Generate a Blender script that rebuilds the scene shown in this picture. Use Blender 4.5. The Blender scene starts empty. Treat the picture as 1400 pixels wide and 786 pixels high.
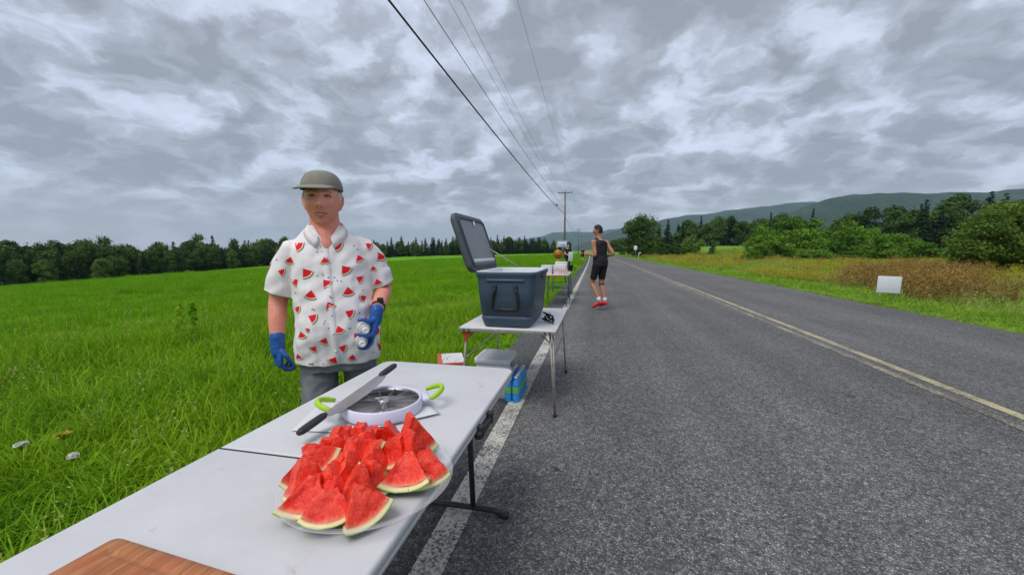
import bpy, bmesh, math, random
import numpy as np
from mathutils import Vector, Matrix, Euler, noise
from mathutils.bvhtree import BVHTree

R = math.radians
SC = bpy.context.scene
COL = SC.collection
rng = np.random.default_rng(7)
random.seed(7)

# ------------------------------------------------------------------ camera
cam_data = bpy.data.cameras.new('camera')
cam_data.sensor_width = 36.0
cam_data.lens = 13.886
cam_data.clip_start = 0.02
cam_data.clip_end = 40000
cam = bpy.data.objects.new('camera', cam_data)
COL.objects.link(cam)
cam.location = (0, 0, 1.28)
cam.rotation_euler = (R(90 - 5.29), 0, R(12))
SC.camera = cam
SC.render.engine = 'CYCLES'
SC.cycles.use_denoising = True
SC.cycles.max_bounces = 8
SC.cycles.transparent_max_bounces = 24
SC.cycles.volume_bounces = 0
SC.view_settings.view_transform = 'Standard'
SC.view_settings.look = 'None'
SC.view_settings.exposure = 0.80
SC.view_settings.gamma = 1
SC.view_settings.use_curve_mapping = False

# ------------------------------------------------------------------ node helpers
class NT:
    def __init__(s, tree):
        s.t = tree; s.n = tree.nodes; s.l = tree.links
    def node(s, typ, **kw):
        n = s.n.new(typ)
        for k, v in kw.items():
            setattr(n, k, v)
        return n
    def link(s, a, b): s.l.new(a, b)
    def put(s, sock, v):
        if hasattr(v, 'node'): s.l.new(v, sock)
        elif v is not None:
            if isinstance(v, tuple) and len(v) == 3 and sock.type == 'RGBA': v = v + (1,)
            sock.default_value = v
    def math(s, op, a, b=None, c=None, clamp=False):
        n = s.node('ShaderNodeMath', operation=op, use_clamp=clamp)
        for i, v in enumerate((a, b, c)):
            if v is not None: s.put(n.inputs[i], v)
        return n.outputs[0]
    def vmath(s, op, a, b=None, scale=None):
        n = s.node('ShaderNodeVectorMath', operation=op)
        s.put(n.inputs[0], a)
        if b is not None: s.put(n.inputs[1], b)
        if scale is not None: s.put(n.inputs['Scale'], scale)
        return n.outputs['Value'] if op in ('LENGTH', 'DOT_PRODUCT', 'DISTANCE') else n.outputs[0]
    def noise(s, vec, scale, detail=4, rough=.55, dist=0.0, col=False):
        n = s.node('ShaderNodeTexNoise')
        if vec is not None: s.put(n.inputs['Vector'], vec)
        n.inputs['Scale'].default_value = scale
        n.inputs['Detail'].default_value = detail
        n.inputs['Roughness'].default_value = rough
        n.inputs['Distortion'].default_value = dist
        return n.outputs[1 if col else 0]
    def noise2(s, *a, **k):
        o = s.noise(*a, **k); o.node.noise_dimensions = '2D'; return o
    def voro(s, vec, scale, feature='F1', out='Distance', rnd=1.0):
        n = s.node('ShaderNodeTexVoronoi', feature=feature)
        if vec is not None: s.put(n.inputs['Vector'], vec)
        n.inputs['Scale'].default_value = scale
        n.inputs['Randomness'].default_value = rnd
        return n.outputs[out]
    def ramp(s, fac, stops, interp='LINEAR'):
        n = s.node('ShaderNodeValToRGB')
        cr = n.color_ramp; cr.interpolation = interp
        while len(cr.elements) > 1: cr.elements.remove(cr.elements[-1])
        for i, (p, c) in enumerate(stops):
            if not isinstance(c, tuple): c = (c, c, c)
            e = cr.elements[0] if i == 0 else cr.elements.new(p)
            e.position = p; e.color = c + (1,) if len(c) == 3 else c
        s.put(n.inputs[0], fac)
        return n.outputs[0]
    def mix(s, fac, a, b, blend='MIX'):
        n = s.node('ShaderNodeMix', data_type='RGBA', blend_type=blend)
        s.put(n.inputs[0], fac); s.put(n.inputs[6], a); s.put(n.inputs[7], b)
        return n.outputs[2]
    def maprange(s, v, a, b, c=0.0, d=1.0, smooth=False):
        n = s.node('ShaderNodeMapRange')
        if smooth: n.interpolation_type = 'SMOOTHSTEP'
        s.put(n.inputs[0], v)
        for i, x in enumerate((a, b, c, d)): s.put(n.inputs[i + 1], x)
        return n.outputs[0]

MATS = {}
def new_mat(name):
    m = bpy.data.materials.new(name); m.use_nodes = True
    m.node_tree.nodes.clear()
    t = NT(m.node_tree)
    out = t.node('ShaderNodeOutputMaterial')
    MATS[name] = m
    return m, t, out
def principled(t, out, col, rough=.6, spec=.5, metal=0., trans=0., ior=1.45, sss=0., bump=None, bstr=.3, bdist=.01, coat=0.):
    b = t.node('ShaderNodeBsdfPrincipled')
    t.put(b.inputs['Base Color'], col); t.put(b.inputs['Roughness'], rough)
    t.put(b.inputs['Specular IOR Level'], spec); t.put(b.inputs['Metallic'], metal)
    t.put(b.inputs['Transmission Weight'], trans); t.put(b.inputs['IOR'], ior)
    if sss:
        b.inputs['Subsurface Weight'].default_value = sss
        b.inputs['Subsurface Radius'].default_value = (.6, .25, .15)
        b.inputs['Subsurface Scale'].default_value = .012
    if coat: b.inputs['Coat Weight'].default_value = coat
    if bump is not None:
        bn = t.node('ShaderNodeBump'); bn.inputs['Strength'].default_value = bstr
        bn.inputs['Distance'].default_value = bdist
        t.put(bn.inputs['Height'], bump); t.link(bn.outputs[0], b.inputs['Normal'])
    t.link(b.outputs[0], out.inputs[0])
    return b
def mat(name, c1, c2=None, scale=8., rough=.6, spec=.4, bscale=None, bstr=.25, bdist=.004, **kw):
    """plain material: two tones mixed by noise, a noise bump"""
    m, t, out = new_mat(name)
    co = t.node('ShaderNodeTexCoord').outputs['Object']
    c2 = c2 or tuple(min(1, x * .82) for x in c1)
    n = t.noise(co, scale, 5, .6)
    col = t.mix(t.maprange(n, .35, .65), c1, c2)
    bump = t.noise(co, bscale, 4, .6) if bscale else None
    principled(t, out, col, rough, spec, bump=bump, bstr=bstr, bdist=bdist, **kw)
    return m

# ------------------------------------------------------------------ sky and sun
SUN_EL, SUN_AZ = 58.0, 205.0          # azimuth measured from +Y (the road's direction) towards +X
world = bpy.data.worlds.new('World'); SC.world = world; world.use_nodes = True
world.node_tree.nodes.clear()
t = NT(world.node_tree)
wo = t.node('ShaderNodeOutputWorld'); bg = t.node('ShaderNodeBackground')
sky = t.node('ShaderNodeTexSky', sky_type='NISHITA')
sky.sun_disc = False
sky.sun_elevation = R(SUN_EL); sky.sun_rotation = R(SUN_AZ)
d = t.node('ShaderNodeTexCoord').outputs['Generated']
sp = t.node('ShaderNodeSeparateXYZ'); t.put(sp.inputs[0], d)
zc = t.math('ADD', t.math('MAXIMUM', sp.outputs[2], 0.0), 0.32)
cb = t.node('ShaderNodeCombineXYZ')
t.put(cb.inputs[0], t.math('DIVIDE', sp.outputs[0], zc)); t.put(cb.inputs[1], t.math('DIVIDE', sp.outputs[1], zc))
p = cb.outputs[0]
pw = t.vmath('MULTIPLY', p, (2.2, 2.2, 1.0))
w1 = t.vmath('SCALE', t.vmath('SUBTRACT', t.noise2(pw, 1.3, 4, .55, col=True), (.5, .5, .5)), scale=.55)
w2 = t.vmath('SCALE', t.vmath('SUBTRACT', t.noise2(pw, 4.0, 6, .62, col=True), (.5, .5, .5)), scale=.26)
q = t.vmath('ADD', t.vmath('ADD', t.vmath('ADD', pw, w1), w2), (3.1, 7.7, 0.4))
def clouds(q_, det):
    """rolls and puffs of the cloud deck: larger = thicker, darker from below"""
    big_ = t.noise2(q_, .85, 4, .5)
    v_ = t.node('ShaderNodeTexVoronoi', feature='SMOOTH_F1', voronoi_dimensions='2D'); t.put(v_.inputs['Vector'], q_); v_.inputs['Scale'].default_value = 1.9
    v_.inputs['Smoothness'].default_value = .45; v_.inputs['Detail'].default_value = 1.0; v_.inputs['Roughness'].default_value = .45
    fine = t.noise2(q_, 4.5, det, .6)
    return t.math('ADD', t.math('ADD', t.math('MULTIPLY', big_, .55), t.math('MULTIPLY', t.math('SUBTRACT', .85, v_.outputs['Distance']), .32)), t.math('MULTIPLY', fine, .30))
t0_ = clouds(q, 7)
t1_ = clouds(t.vmath('ADD', q, (.045, .085, 0)), 6)
thick = t.math('ADD', t0_, t.math('MULTIPLY', t.math('SUBTRACT', t1_, t0_), 1.15))
cl = t.ramp(t.maprange(thick, .27, .60), [(0, (4.55, 4.95, 5.95)), (.22, (4.1, 4.5, 5.45)), (.42, (3.5, 3.85, 4.6)), (.58, (2.85, 3.12, 3.65)), (.80, (2.35, 2.56, 2.95)), (1, (1.95, 2.12, 2.45))])
# paler, warmer air low over the horizon
cl = t.mix(t.maprange(sp.outputs[2], .01, .15, .65, 0.0, True), cl, (4.6, 4.45, 4.6))
allc = t.mix(.93, sky.outputs[0], cl)
t.link(allc, bg.inputs[0]); bg.inputs[1].default_value = 0.1
t.link(bg.outputs[0], wo.inputs[0])
world.cycles.sampling_method = 'MANUAL'; world.cycles.sample_map_resolution = 512

sun_d = bpy.data.lights.new('sun', 'SUN'); sun_d.energy = 1.5; sun_d.angle = R(35); sun_d.color = (1, .965, .91)
sun = bpy.data.objects.new('sun', sun_d); COL.objects.link(sun)
sdir = Vector((math.sin(R(SUN_AZ)) * math.cos(R(SUN_EL)), math.cos(R(SUN_AZ)) * math.cos(R(SUN_EL)), math.sin(R(SUN_EL))))
sun.rotation_euler = sdir.to_track_quat('Z', 'Y').to_euler()
sun.location = (0, 0, 60)

# ------------------------------------------------------------------ mesh helpers
def tag(o, label=None, cat=None, group=None, kind=None):
    if label: o['label'] = label
    if cat: o['category'] = cat
    if group: o['group'] = group
    if kind: o['kind'] = kind
    return o
def empty(name, loc=(0, 0, 0), rz=0.0):
    o = bpy.data.objects.new(name, None); COL.objects.link(o)
    o.location = loc; o.rotation_euler = (0, 0, rz); o.empty_display_size = .1
    return o
def obj(name, me, parent=None, loc=None, rot=None):
    o = bpy.data.objects.new(name, me); COL.objects.link(o)
    if parent is not None: o.parent = parent
    if loc is not None: o.location = loc
    if rot is not None: o.rotation_euler = rot
    return o
def copy_tree(o, parent=None):
    c = o.copy(); COL.objects.link(c); c.parent = parent
    for ch in o.children: copy_tree(ch, c)
    return c

class MB:
    """collects shapes for ONE mesh"""
    def __init__(s): s.v = []; s.f = []; s.m = []; s.sm = []
    def add(s, verts, faces, mi=0, smooth=False):
        b = len(s.v)
        s.v.extend([tuple(map(float, x)) for x in verts])
        for f in faces:
            s.f.append(tuple(i + b for i in f)); s.m.append(mi); s.sm.append(smooth)
        return s
    def box(s, c, size, rot=None, bevel=0., mi=0, seg=2):
        bm = bmesh.new(); bmesh.ops.create_cube(bm, size=1)
        for v in bm.verts: v.co = Vector((v.co.x * size[0], v.co.y * size[1], v.co.z * size[2]))
        if bevel: bmesh.ops.bevel(bm, geom=bm.edges[:], offset=bevel, segments=seg, affect='EDGES', profile=.5)
        mtx = rot if isinstance(rot, Matrix) else (Euler(rot).to_matrix() if rot else Matrix.Identity(3))
        bm.verts.index_update()
        s.add([mtx @ v.co + Vector(c) for v in bm.verts], [[v.index for v in f.verts] for f in bm.faces], mi, bool(bevel))
        bm.free(); return s
    def loft(s, rings, closed=True, cap=True, mi=0, smooth=True):
        n = len(rings[0]); V = [p for r in rings for p in r]; Fs = []
        for i in range(len(rings) - 1):
            for j in range(n if closed else n - 1):
                k = (j + 1) % n
                Fs.append((i * n + j, i * n + k, (i + 1) * n + k, (i + 1) * n + j))
        if cap and closed:
            Fs.append(tuple(range(n - 1, -1, -1))); Fs.append(tuple((len(rings) - 1) * n + j for j in range(n)))
        return s.add(V, Fs, mi, smooth)
    def tube(s, pts, rad, n=10, mi=0, smooth=True, flat=1.0, up=None):
        pts = [Vector(p) for p in pts]
        if not isinstance(rad, (list, tuple)): rad = [rad] * len(pts)
        rings = []; ref = Vector(up) if up else None
        for i, p_ in enumerate(pts):
            a = pts[max(i - 1, 0)]; b = pts[min(i + 1, len(pts) - 1)]
            tdir = (b - a).normalized()
            if ref is None: ref = tdir.orthogonal()
            x = (ref - tdir * ref.dot(tdir))
            x = x.normalized() if x.length > 1e-6 else tdir.orthogonal().normalized()
            y = tdir.cross(x); ref = x
            rings.append([p_ + x * math.cos(2 * math.pi * k / n) * rad[i] + y * math.sin(2 * math.pi * k / n) * rad[i] * flat for k in range(n)])
        return s.loft(rings, mi=mi, smooth=smooth)
    def limb(s, pts, rad, n=14, per=5, flat=1.0):
        """smooth tapered limb with round ends"""
        pts = [Vector(p) for p in pts]; P = []; Q = []
        m = len(pts)
        for i in range(m - 1):
            p0 = pts[max(i - 1, 0)]; p1 = pts[i]; p2 = pts[i + 1]; p3 = pts[min(i + 2, m - 1)]
            for k in range(per):
                u = k / per
                P.append(.5 * ((2 * p1) + (p2 - p0) * u + (2 * p0 - 5 * p1 + 4 * p2 - p3) * u * u + (3 * p1 - p0 - 3 * p2 + p3) * u ** 3))
                Q.append(rad[i] + (rad[i + 1] - rad[i]) * (u * u * (3 - 2 * u)))
        P.append(pts[-1]); Q.append(rad[-1])
        d0 = (P[0] - P[1]).normalized(); d1 = (P[-1] - P[-2]).normalized()
        A = [P[0] + d0 * Q[0] * x for x in (.96, .8, .45)]; Ar = [Q[0] * x for x in (.28, .6, .89)]
        B = [P[-1] + d1 * Q[-1] * x for x in (.45, .8, .96)]; Br = [Q[-1] * x for x in (.89, .6, .28)]
        return s.tube(A + P + B, Ar + Q + Br, n, flat=flat)
    def lathe(s, prof, n=24, c=(0, 0, 0), mi=0, rot=None, cap=False):
        mtx = rot if rot is not None else Matrix.Identity(3)
        rings = [[mtx @ Vector((r * math.cos(2 * math.pi * k / n), r * math.sin(2 * math.pi * k / n), z)) + Vector(c) for k in range(n)] for r, z in prof]
        return s.loft(rings, cap=cap, mi=mi)
    def mesh(s, name, mats):
        me = bpy.data.meshes.new(name)
        me.from_pydata(s.v, [], s.f)
        for m_ in (mats if isinstance(mats, (list, tuple)) else [mats]):
            me.materials.append(MATS[m_] if isinstance(m_, str) else m_)
        me.polygons.foreach_set('material_index', s.m); me.polygons.foreach_set('use_smooth', s.sm)
        me.update(); return me
    def build(s, name, mats, parent=None, loc=None, rot=None):
        return obj(name, s.mesh(name, mats), parent, loc, rot)

def polys_mesh(name, V, k, mats, mi=None, smooth=False):
    """numpy soup of k-gons: V (N*k,3)"""
    V = np.asarray(V, np.float32).reshape(-1, 3); nq = len(V) // k
    me = bpy.data.meshes.new(name)
    me.vertices.add(len(V)); me.vertices.foreach_set('co', V.ravel())
    me.loops.add(len(V)); me.loops.foreach_set('vertex_index', np.arange(len(V), dtype=np.int32))
    me.polygons.add(nq); me.polygons.foreach_set('loop_start', np.arange(0, len(V), k, dtype=np.int32))
    try: me.polygons.foreach_set('loop_total', np.full(nq, k, np.int32))
    except Exception: pass
    for m_ in (mats if isinstance(mats, (list, tuple)) else [mats]): me.materials.append(MATS[m_])
    if mi is not None: me.polygons.foreach_set('material_index', np.asarray(mi, np.int32))
    if smooth: me.polygons.foreach_set('use_smooth', np.ones(nq, bool))
    me.update(calc_edges=True); me.validate(); return me

def fuse(name, mb, voxel, smooth=5, mats=None, parent=None, disp=None, cut=None, planes=()):
    """unite overlapping shapes into one continuous skin"""
    me0 = bpy.data.meshes.new('tmp'); me0.from_pydata(mb.v, [], mb.f); me0.update()
    bm = bmesh.new(); bm.from_mesh(me0); bmesh.ops.recalc_face_normals(bm, faces=bm.faces); bm.to_mesh(me0); bm.free()
    o = bpy.data.objects.new('tmp', me0); COL.objects.link(o)
    md = o.modifiers.new('r', 'REMESH'); md.mode = 'VOXEL'; md.voxel_size = voxel
    if smooth:
        sm = o.modifiers.new('s', 'SMOOTH'); sm.factor = .5; sm.iterations = smooth
    dg = bpy.context.evaluated_depsgraph_get(); dg.update()
    me = bpy.data.meshes.new_from_object(o.evaluated_get(dg)); me.name = name
    bpy.data.objects.remove(o); bpy.data.meshes.remove(me0)
    if disp:
        n = len(me.vertices); co = np.empty(n * 3, np.float32); me.vertices.foreach_get('co', co); co = co.reshape(-1, 3)
        no = np.array([v.normal[:] for v in me.vertices])
        co = co + no * np.array([disp(Vector(c), Vector(k)) for c, k in zip(co, no)])[:, None]
        me.vertices.foreach_set('co', co.astype(np.float32).ravel())
    if cut:
        bm = bmesh.new(); bm.from_mesh(me)
        for pc, pn, near in planes:      # clean cloth edges: split along the plane first
            fs = [f for f in bm.faces if near(f.calc_center_median())]
            ge = fs + list({e for f in fs for e in f.edges}) + list({v for f in fs for v in f.verts})
            bmesh.ops.bisect_plane(bm, geom=ge, plane_co=pc, plane_no=pn, dist=1e-5)
        bmesh.ops.delete(bm, geom=[f for f in bm.faces if cut(f.calc_center_median())], context='FACES')
        bm.to_mesh(me); bm.free()
    me.materials.clear()
    for m_ in (mats if isinstance(mats, (list, tuple)) else [mats]): me.materials.append(MATS[m_])
    me.polygons.foreach_set('use_smooth', np.ones(len(me.polygons), bool))
    me.update()
    return obj(name, me, parent)
# ------------------------------------------------------------------ setting: materials
def foliage_mat(name, c1, c2, trans=.25, wscale=.35, rough=.55):
    m, t, out = new_mat(name)
    co = t.node('ShaderNodeTexCoord').outputs['Object']
    pos = t.node('ShaderNodeNewGeometry').outputs['Position']
    rnd = t.node('ShaderNodeObjectInfo').outputs['Random']
    isl = t.node('ShaderNodeNewGeometry').outputs['Random Per Island']
    f = t.math('ADD', t.math('MULTIPLY', t.noise(pos, wscale, 3, .5), .62), t.math('ADD', t.math('MULTIPLY', rnd, .38), t.math('MULTIPLY', isl, .24)))
    col = t.mix(t.maprange(f, .35, .9), c1, c2)
    b = t.node('ShaderNodeBsdfPrincipled'); t.put(b.inputs['Base Color'], col)
    b.inputs['Roughness'].default_value = rough; b.inputs['Specular IOR Level'].default_value = .10
    tr = t.node('ShaderNodeBsdfTranslucent'); t.put(tr.inputs[0], col)
    ms = t.node('ShaderNodeMixShader'); ms.inputs[0].default_value = trans
    t.link(b.outputs[0], ms.inputs[1]); t.link(tr.outputs[0], ms.inputs[2]); t.link(ms.outputs[0], out.inputs[0])
    return m
foliage_mat('leaf_wood', (.026, .062, .018), (.130, .220, .046), .25)
foliage_mat('leaf_conifer', (.018, .042, .022), (.040, .075, .034), .15)
foliage_mat('leaf_bush', (.040, .110, .012), (.160, .300, .030), .28, .5)
foliage_mat('leaf_pale', (.085, .165, .030), (.170, .270, .050), .3, .5)
foliage_mat('leaf_near', (.050, .110, .018), (.200, .290, .045), .3, .8)
foliage_mat('grass_field', (.105, .280, .004), (.235, .450, .010), .35, .22, .5)
foliage_mat('grass_near', (.080, .240, .004), (.310, .490, .018), .35, .9, .5)
foliage_mat('grass_verge', (.120, .290, .016), (.310, .460, .045), .35, .5, .55)
foliage_mat('straw', (.330, .300, .100), (.480, .430, .180), .2, 1.)
foliage_mat('dock_brown', (.200, .120, .030), (.400, .270, .080), .2, .6)
foliage_mat('goldenrod', (.300, .320, .030), (.450, .400, .040), .2, .6)
foliage_mat('flower_white', (.70, .72, .62), (.80, .80, .74), .2, 1.)
mat('bark', (.085, .068, .055), (.045, .038, .032), 6, .9, .1, 20, .6, .02)

def terr_a(Y):
    return float(np.interp(Y, [-200, 20, 50, 115, 174, 250], [.055, .055, .053, .035, .02, .0]))
def road_dx(Y):
    return -1.0e-4 * Y * Y if Y < 300 else -9.0 - .06 * (Y - 300)
def terr(X, Y):
    x = X - road_dx(Y)
    if x < -1.2:
        z = -.03 - .02 * min(1, (-1.2 - x))
        if x < -4: z -= terr_a(Y) * min(-x - 4, 170)
        k = min(1, (-1.2 - x) / 6)
        z += k * (.10 * noise.noise((X * .16, Y * .16, 0)) + .05 * noise.noise((X * .5, Y * .5, 3)))
    elif x > 6.5:
        z = -.03 - .26 * min(1, (x - 6.5) / 3) + .05 * noise.noise((X * .3, Y * .3, 5))
        sm_ = lambda v, a, b: (lambda q: q * q * (3 - 2 * q))(min(1, max(0, (v - a) / (b - a))))
        z += 3.4 * sm_(Y, 62, 165) * sm_(x, 16, 46) + (min(2.0, (x - 60) * .012) if x > 60 else 0)
    else: z = -.06
    return z

# ground: one sheet out to the horizon
def spaced(a, b, first, grow):
    out = [a]; s_ = first
    while out[-1] < b: out.append(out[-1] + s_); s_ *= grow
    return out
xs = [-v for v in spaced(1.2, 9000, .5, 1.09)][::-1] + [-1.1, 0, 3, 6.4] + spaced(6.6, 9000, .5, 1.09)
ys = [-v for v in spaced(1, 600, 1, 1.3)][::-1] + spaced(0, 12000, .6, 1.045)
V = []; Fs = []
for Y in ys:
    for X in xs:
        xx = X + (road_dx(Y) if abs(X) < 400 else 0)
        V.append((xx, Y, terr(xx, Y) if abs(X) < 1500 else -9.3 if X < 0 else 1.7 + (3.4 if Y > 165 else 0)))
nx = len(xs)
for j in range(len(ys) - 1):
    for i in range(nx - 1):
        Fs.append((j * nx + i, j * nx + i + 1, (j + 1) * nx + i + 1, (j + 1) * nx + i))
m, t, out = new_mat('ground_grass')
pos = t.node('ShaderNodeNewGeometry').outputs['Position']
sx = t.node('ShaderNodeSeparateXYZ'); t.put(sx.inputs[0], pos)
n1 = t.noise(pos, .12, 5, .6); n2 = t.noise(pos, 3.0, 5, .65)
strk = t.noise(t.vmath('MULTIPLY', pos, (.25, .9, 1)), .35, 4, .6)
f = t.math('ADD', t.math('MULTIPLY', n1, .35), t.math('ADD', t.math('MULTIPLY', n2, .3), t.math('MULTIPLY', strk, .35)))
left = t.ramp(f, [(.36, (.065, .200, .007)), (.5, (.115, .310, .010)), (.64, (.180, .400, .020))])
right = t.ramp(f, [(.34, (.060, .120, .014)), (.48, (.115, .225, .022)), (.6, (.170, .290, .035)), (.74, (.260, .280, .055))])
far = t.ramp(f, [(.36, (.095, .230, .022)), (.62, (.160, .330, .040))])
rmask = t.maprange(sx.outputs[0], 24, 34)
right = t.mix(rmask, right, far)
col = t.mix(t.math('GREATER_THAN', sx.outputs[0], 3.0), left, right)
principled(t, out, col, .9, .1, bump=t.noise(pos, 5, 6, .7), bstr=.9, bdist=.15)
mb = MB(); mb.add(V, Fs, 0, True)
tag(mb.build('ground', 'ground_grass'), kind='structure')

# road: asphalt with broken shoulder, worn paint
def asphalt_nodes(t):
    pos = t.node('ShaderNodeNewGeometry').outputs['Position']
    v1 = t.node('ShaderNodeTexVoronoi'); t.put(v1.inputs['Vector'], pos); v1.inputs['Scale'].default_value = 150
    v2 = t.node('ShaderNodeTexVoronoi'); t.put(v2.inputs['Vector'], pos); v2.inputs['Scale'].default_value = 52
    s1 = t.node('ShaderNodeSeparateColor'); t.put(s1.inputs[0], v1.outputs['Color'])
    s2 = t.node('ShaderNodeSeparateColor'); t.put(s2.inputs[0], v2.outputs['Color'])
    stone = t.ramp(s1.outputs[0], [(0, .090), (.40, .138), (.75, .195), (.93, .29), (1, .40)])
    stone2 = t.ramp(s2.outputs[1], [(0, .75), (.6, 1.05), (1, 1.5)])
    gap = t.maprange(v1.outputs['Distance'], .25, .62, 1.0, .50)
    c = t.mix(1.0, stone, stone2, 'MULTIPLY')
    c = t.mix(1.0, c, gap, 'MULTIPLY')
    big = t.noise(pos, .35, 4, .55)
    strip = t.noise(t.vmath('MULTIPLY', pos, (1.0, .035, 1)), 1.1, 3, .5)
    tone = t.maprange(t.math('ADD', t.math('MULTIPLY', big, .5), t.math('MULTIPLY', strip, .5)), .35, .65, .80, 1.22)
    c = t.mix(1.0, c, tone, 'MULTIPLY')
    spot = t.math('MULTIPLY', t.maprange(t.noise(pos, 11.0, 3, .5), .645, .70), t.maprange(t.noise(pos, .8, 2, .5), .47, .57))
    track = t.noise(t.vmath('MULTIPLY', pos, (1.0, .02, 1)), 2.3, 2, .5)
    c = t.mix(1.0, c, t.maprange(track, .35, .65, .90, 1.10), 'MULTIPLY')
    pits = t.maprange(t.noise(pos, 26, 2, .5), .67, .74)
    c = t.mix(t.math('MULTIPLY', pits, .6), c, (.02, .02, .02))
    c = t.mix(t.math('MULTIPLY', spot, .75), c, (.018, .018, .018))
    c = t.mix(1.0, c, (1.0, .99, .975), 'MULTIPLY')
    h = t.math('ADD', t.math('MULTIPLY', v1.outputs['Distance'], -1.0), t.math('MULTIPLY', s1.outputs[2], .5))
    return c, h, pos
m, t, out = new_mat('asphalt')
c, h, pos = asphalt_nodes(t)
principled(t, out, c, .82, .35, bump=h, bstr=.55, bdist=.004)
m, t, out = new_mat('asphalt_shoulder')
c, h, pos = asphalt_nodes(t)
c = t.mix(1.0, c, (.60, .61, .62), 'MULTIPLY')
principled(t, out, c, .8, .35, bump=h, bstr=.6, bdist=.004)
def paint_mat(name, paint, lo, hi):
    m, t, out = new_mat(name)
    c, h, pos = asphalt_nodes(t)
    w = t.math('ADD', t.math('MULTIPLY', t.noise(pos, 70, 3, .6), .55), t.math('MULTIPLY', t.noise(pos, 3.5, 4, .6), .45))
    k = t.maprange(w, lo, hi)
    dirt = t.mix(t.noise(pos, 9, 4, .6), paint, tuple(x * .7 for x in paint))
    principled(t, out, t.mix(k, c, dirt), .75, .3, bump=h, bstr=.45, bdist=.004)
paint_mat('paint_white', (.66, .63, .56), .42, .54)
paint_mat('paint_yellow', (.58, .50, .30), .40, .58)
paint_mat('paint_yellow_worn', (.54, .47, .30), .46, .63)

def strip(name, x0, x1, z, material, rag=0.0, seed=0.):
    yy = [-40, -20, -10] + spaced(-5, 1500, .35, 1.03) if rag else [-40, -10] + spaced(-5, 1500, 1.5, 1.06)
    mb = MB(); V = []; Fs = []
    for Y in yy:
        r0 = rag * noise.noise((Y * 1.3, seed, 0)) + rag * .6 * noise.noise((Y * 4.1, seed, 2))
        V += [(x0 + r0 + road_dx(Y), Y, z), (x1 + road_dx(Y), Y, z)]
    for i in range(len(yy) - 1): Fs.append((2 * i, 2 * i + 1, 2 * i + 3, 2 * i + 2))
    mb.add(V, Fs); return mb.build(name, material)
road = tag(strip('road', -.60, 6.50, 0.0, 'asphalt'), kind='structure')
shoulder = tag(strip('road_shoulder', -1.12, -.598, -.004, 'asphalt_shoulder', .05, 1.), kind='structure')
strip('white_edge_line', -.705, -.575, .004, 'paint_white').parent = road
strip('yellow_centre_line', 3.20, 3.30, .004, 'paint_yellow').parent = road
strip('yellow_centre_line', 3.00, 3.09, .004, 'paint_yellow_worn').parent = road

# ------------------------------------------------------------------ hills
def hill_mat(name, c1, c2, c3):
    m, t, out = new_mat(name)
    pos = t.node('ShaderNodeNewGeometry').outputs['Position']
    v = t.voro(pos, .055); n = t.noise(pos, .004, 6, .6); n2 = t.noise(pos, .03, 4, .6)
    f = t.math('ADD', t.math('MULTIPLY', n, .6), t.math('MULTIPLY', n2, .4))
    col = t.ramp(f, [(.36, c1), (.52, c2), (.68, c3)])
    principled(t, out, col, .95, .05, bump=t.math('MULTIPLY', v, -1.0), bstr=1.0, bdist=14)
hill_mat('hill_forest', (.016, .036, .018), (.032, .060, .026), (.062, .098, .036))
def hill(name, ridge, front, back, seed, rough=14):
    """ridge: (X, Y, height) points; slopes fall to the plain towards and away from the camera"""
    ridge = np.array(ridge, float); n = 150
    s = np.linspace(0, 1, len(ridge)); u = np.linspace(0, 1, n)
    rx, ry, rz = (np.interp(u, s, ridge[:, k]) for k in range(3))
    ker = np.ones(7) / 7; pad = lambda a: np.convolve(np.pad(a, 3, 'edge'), ker, 'valid')
    rx, ry, rz = pad(rx), pad(ry), pad(rz)
    rows = 26; V = []; Fs = []
    for i in range(n):
        L = math.hypot(rx[i], ry[i]); ux, uy = rx[i] / L, ry[i] / L
        for j in range(rows + 8):
            k = j / rows
            if k <= 1: prof = math.sin(k * math.pi / 2) ** 1.25; off = -(1 - k) * front
            else: prof = max(0, 1 - ((j - rows) / 7) ** 1.5); off = (j - rows) / 7 * back
            X, Y = rx[i] + ux * off, ry[i] + uy * off
            w = noise.fractal((X * .0022, Y * .0022, seed), 1., 2., 5)
            z = rz[i] * prof * (1 + .16 * w * (1 - k * .75 if k < 1 else .2)) + rough * prof * .35 * noise.noise((X * .012, Y * .012, seed)) - 6
            V.append((X, Y, z))
    m_ = rows + 8
    for i in range(n - 1):
        for j in range(m_ - 1): Fs.append((i * m_ + j, i * m_ + j + 1, (i + 1) * m_ + j + 1, (i + 1) * m_ + j))
    mb = MB(); mb.add(V, Fs, 0, True); return tag(mb.build(name, 'hill_forest'), kind='structure')
hill('hills', [(-2224, 6720, 66), (-1465, 6892, 169), (-959, 7008, 259), (-707, 7068, 337), (-327, 7149, 337), (-48, 7207, 324), (243, 7274, 376), (686, 7371, 401), (1447, 7532, 401), (2337, 7712, 298)], 1700, 1500, 1.3, 22)
hill('hills', [(-269, 4257, 25), (108, 4354, 195), (411, 4425, 265), (638, 4479, 327), (1018, 4564, 381), (1397, 4650, 435), (1853, 4751, 481), (2156, 4819, 512), (2346, 4860, 520), (2765, 4946, 489), (3377, 5062, 334)], 1400, 1200, 4.1, 18)
hill('hills', [(478, 2465, 22), (767, 2536, 120), (1016, 2596, 196), (1181, 2637, 256), (1306, 2667, 298), (1388, 2687, 319), (1596, 2732, 332), (1847, 2785, 328), (2013, 2821, 336), (2221, 2866, 345), (2429, 2912, 366), (2720, 2977, 396), (3261, 3094, 413), (3888, 3220, 345)], 1000, 900, 7.7, 14)

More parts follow.
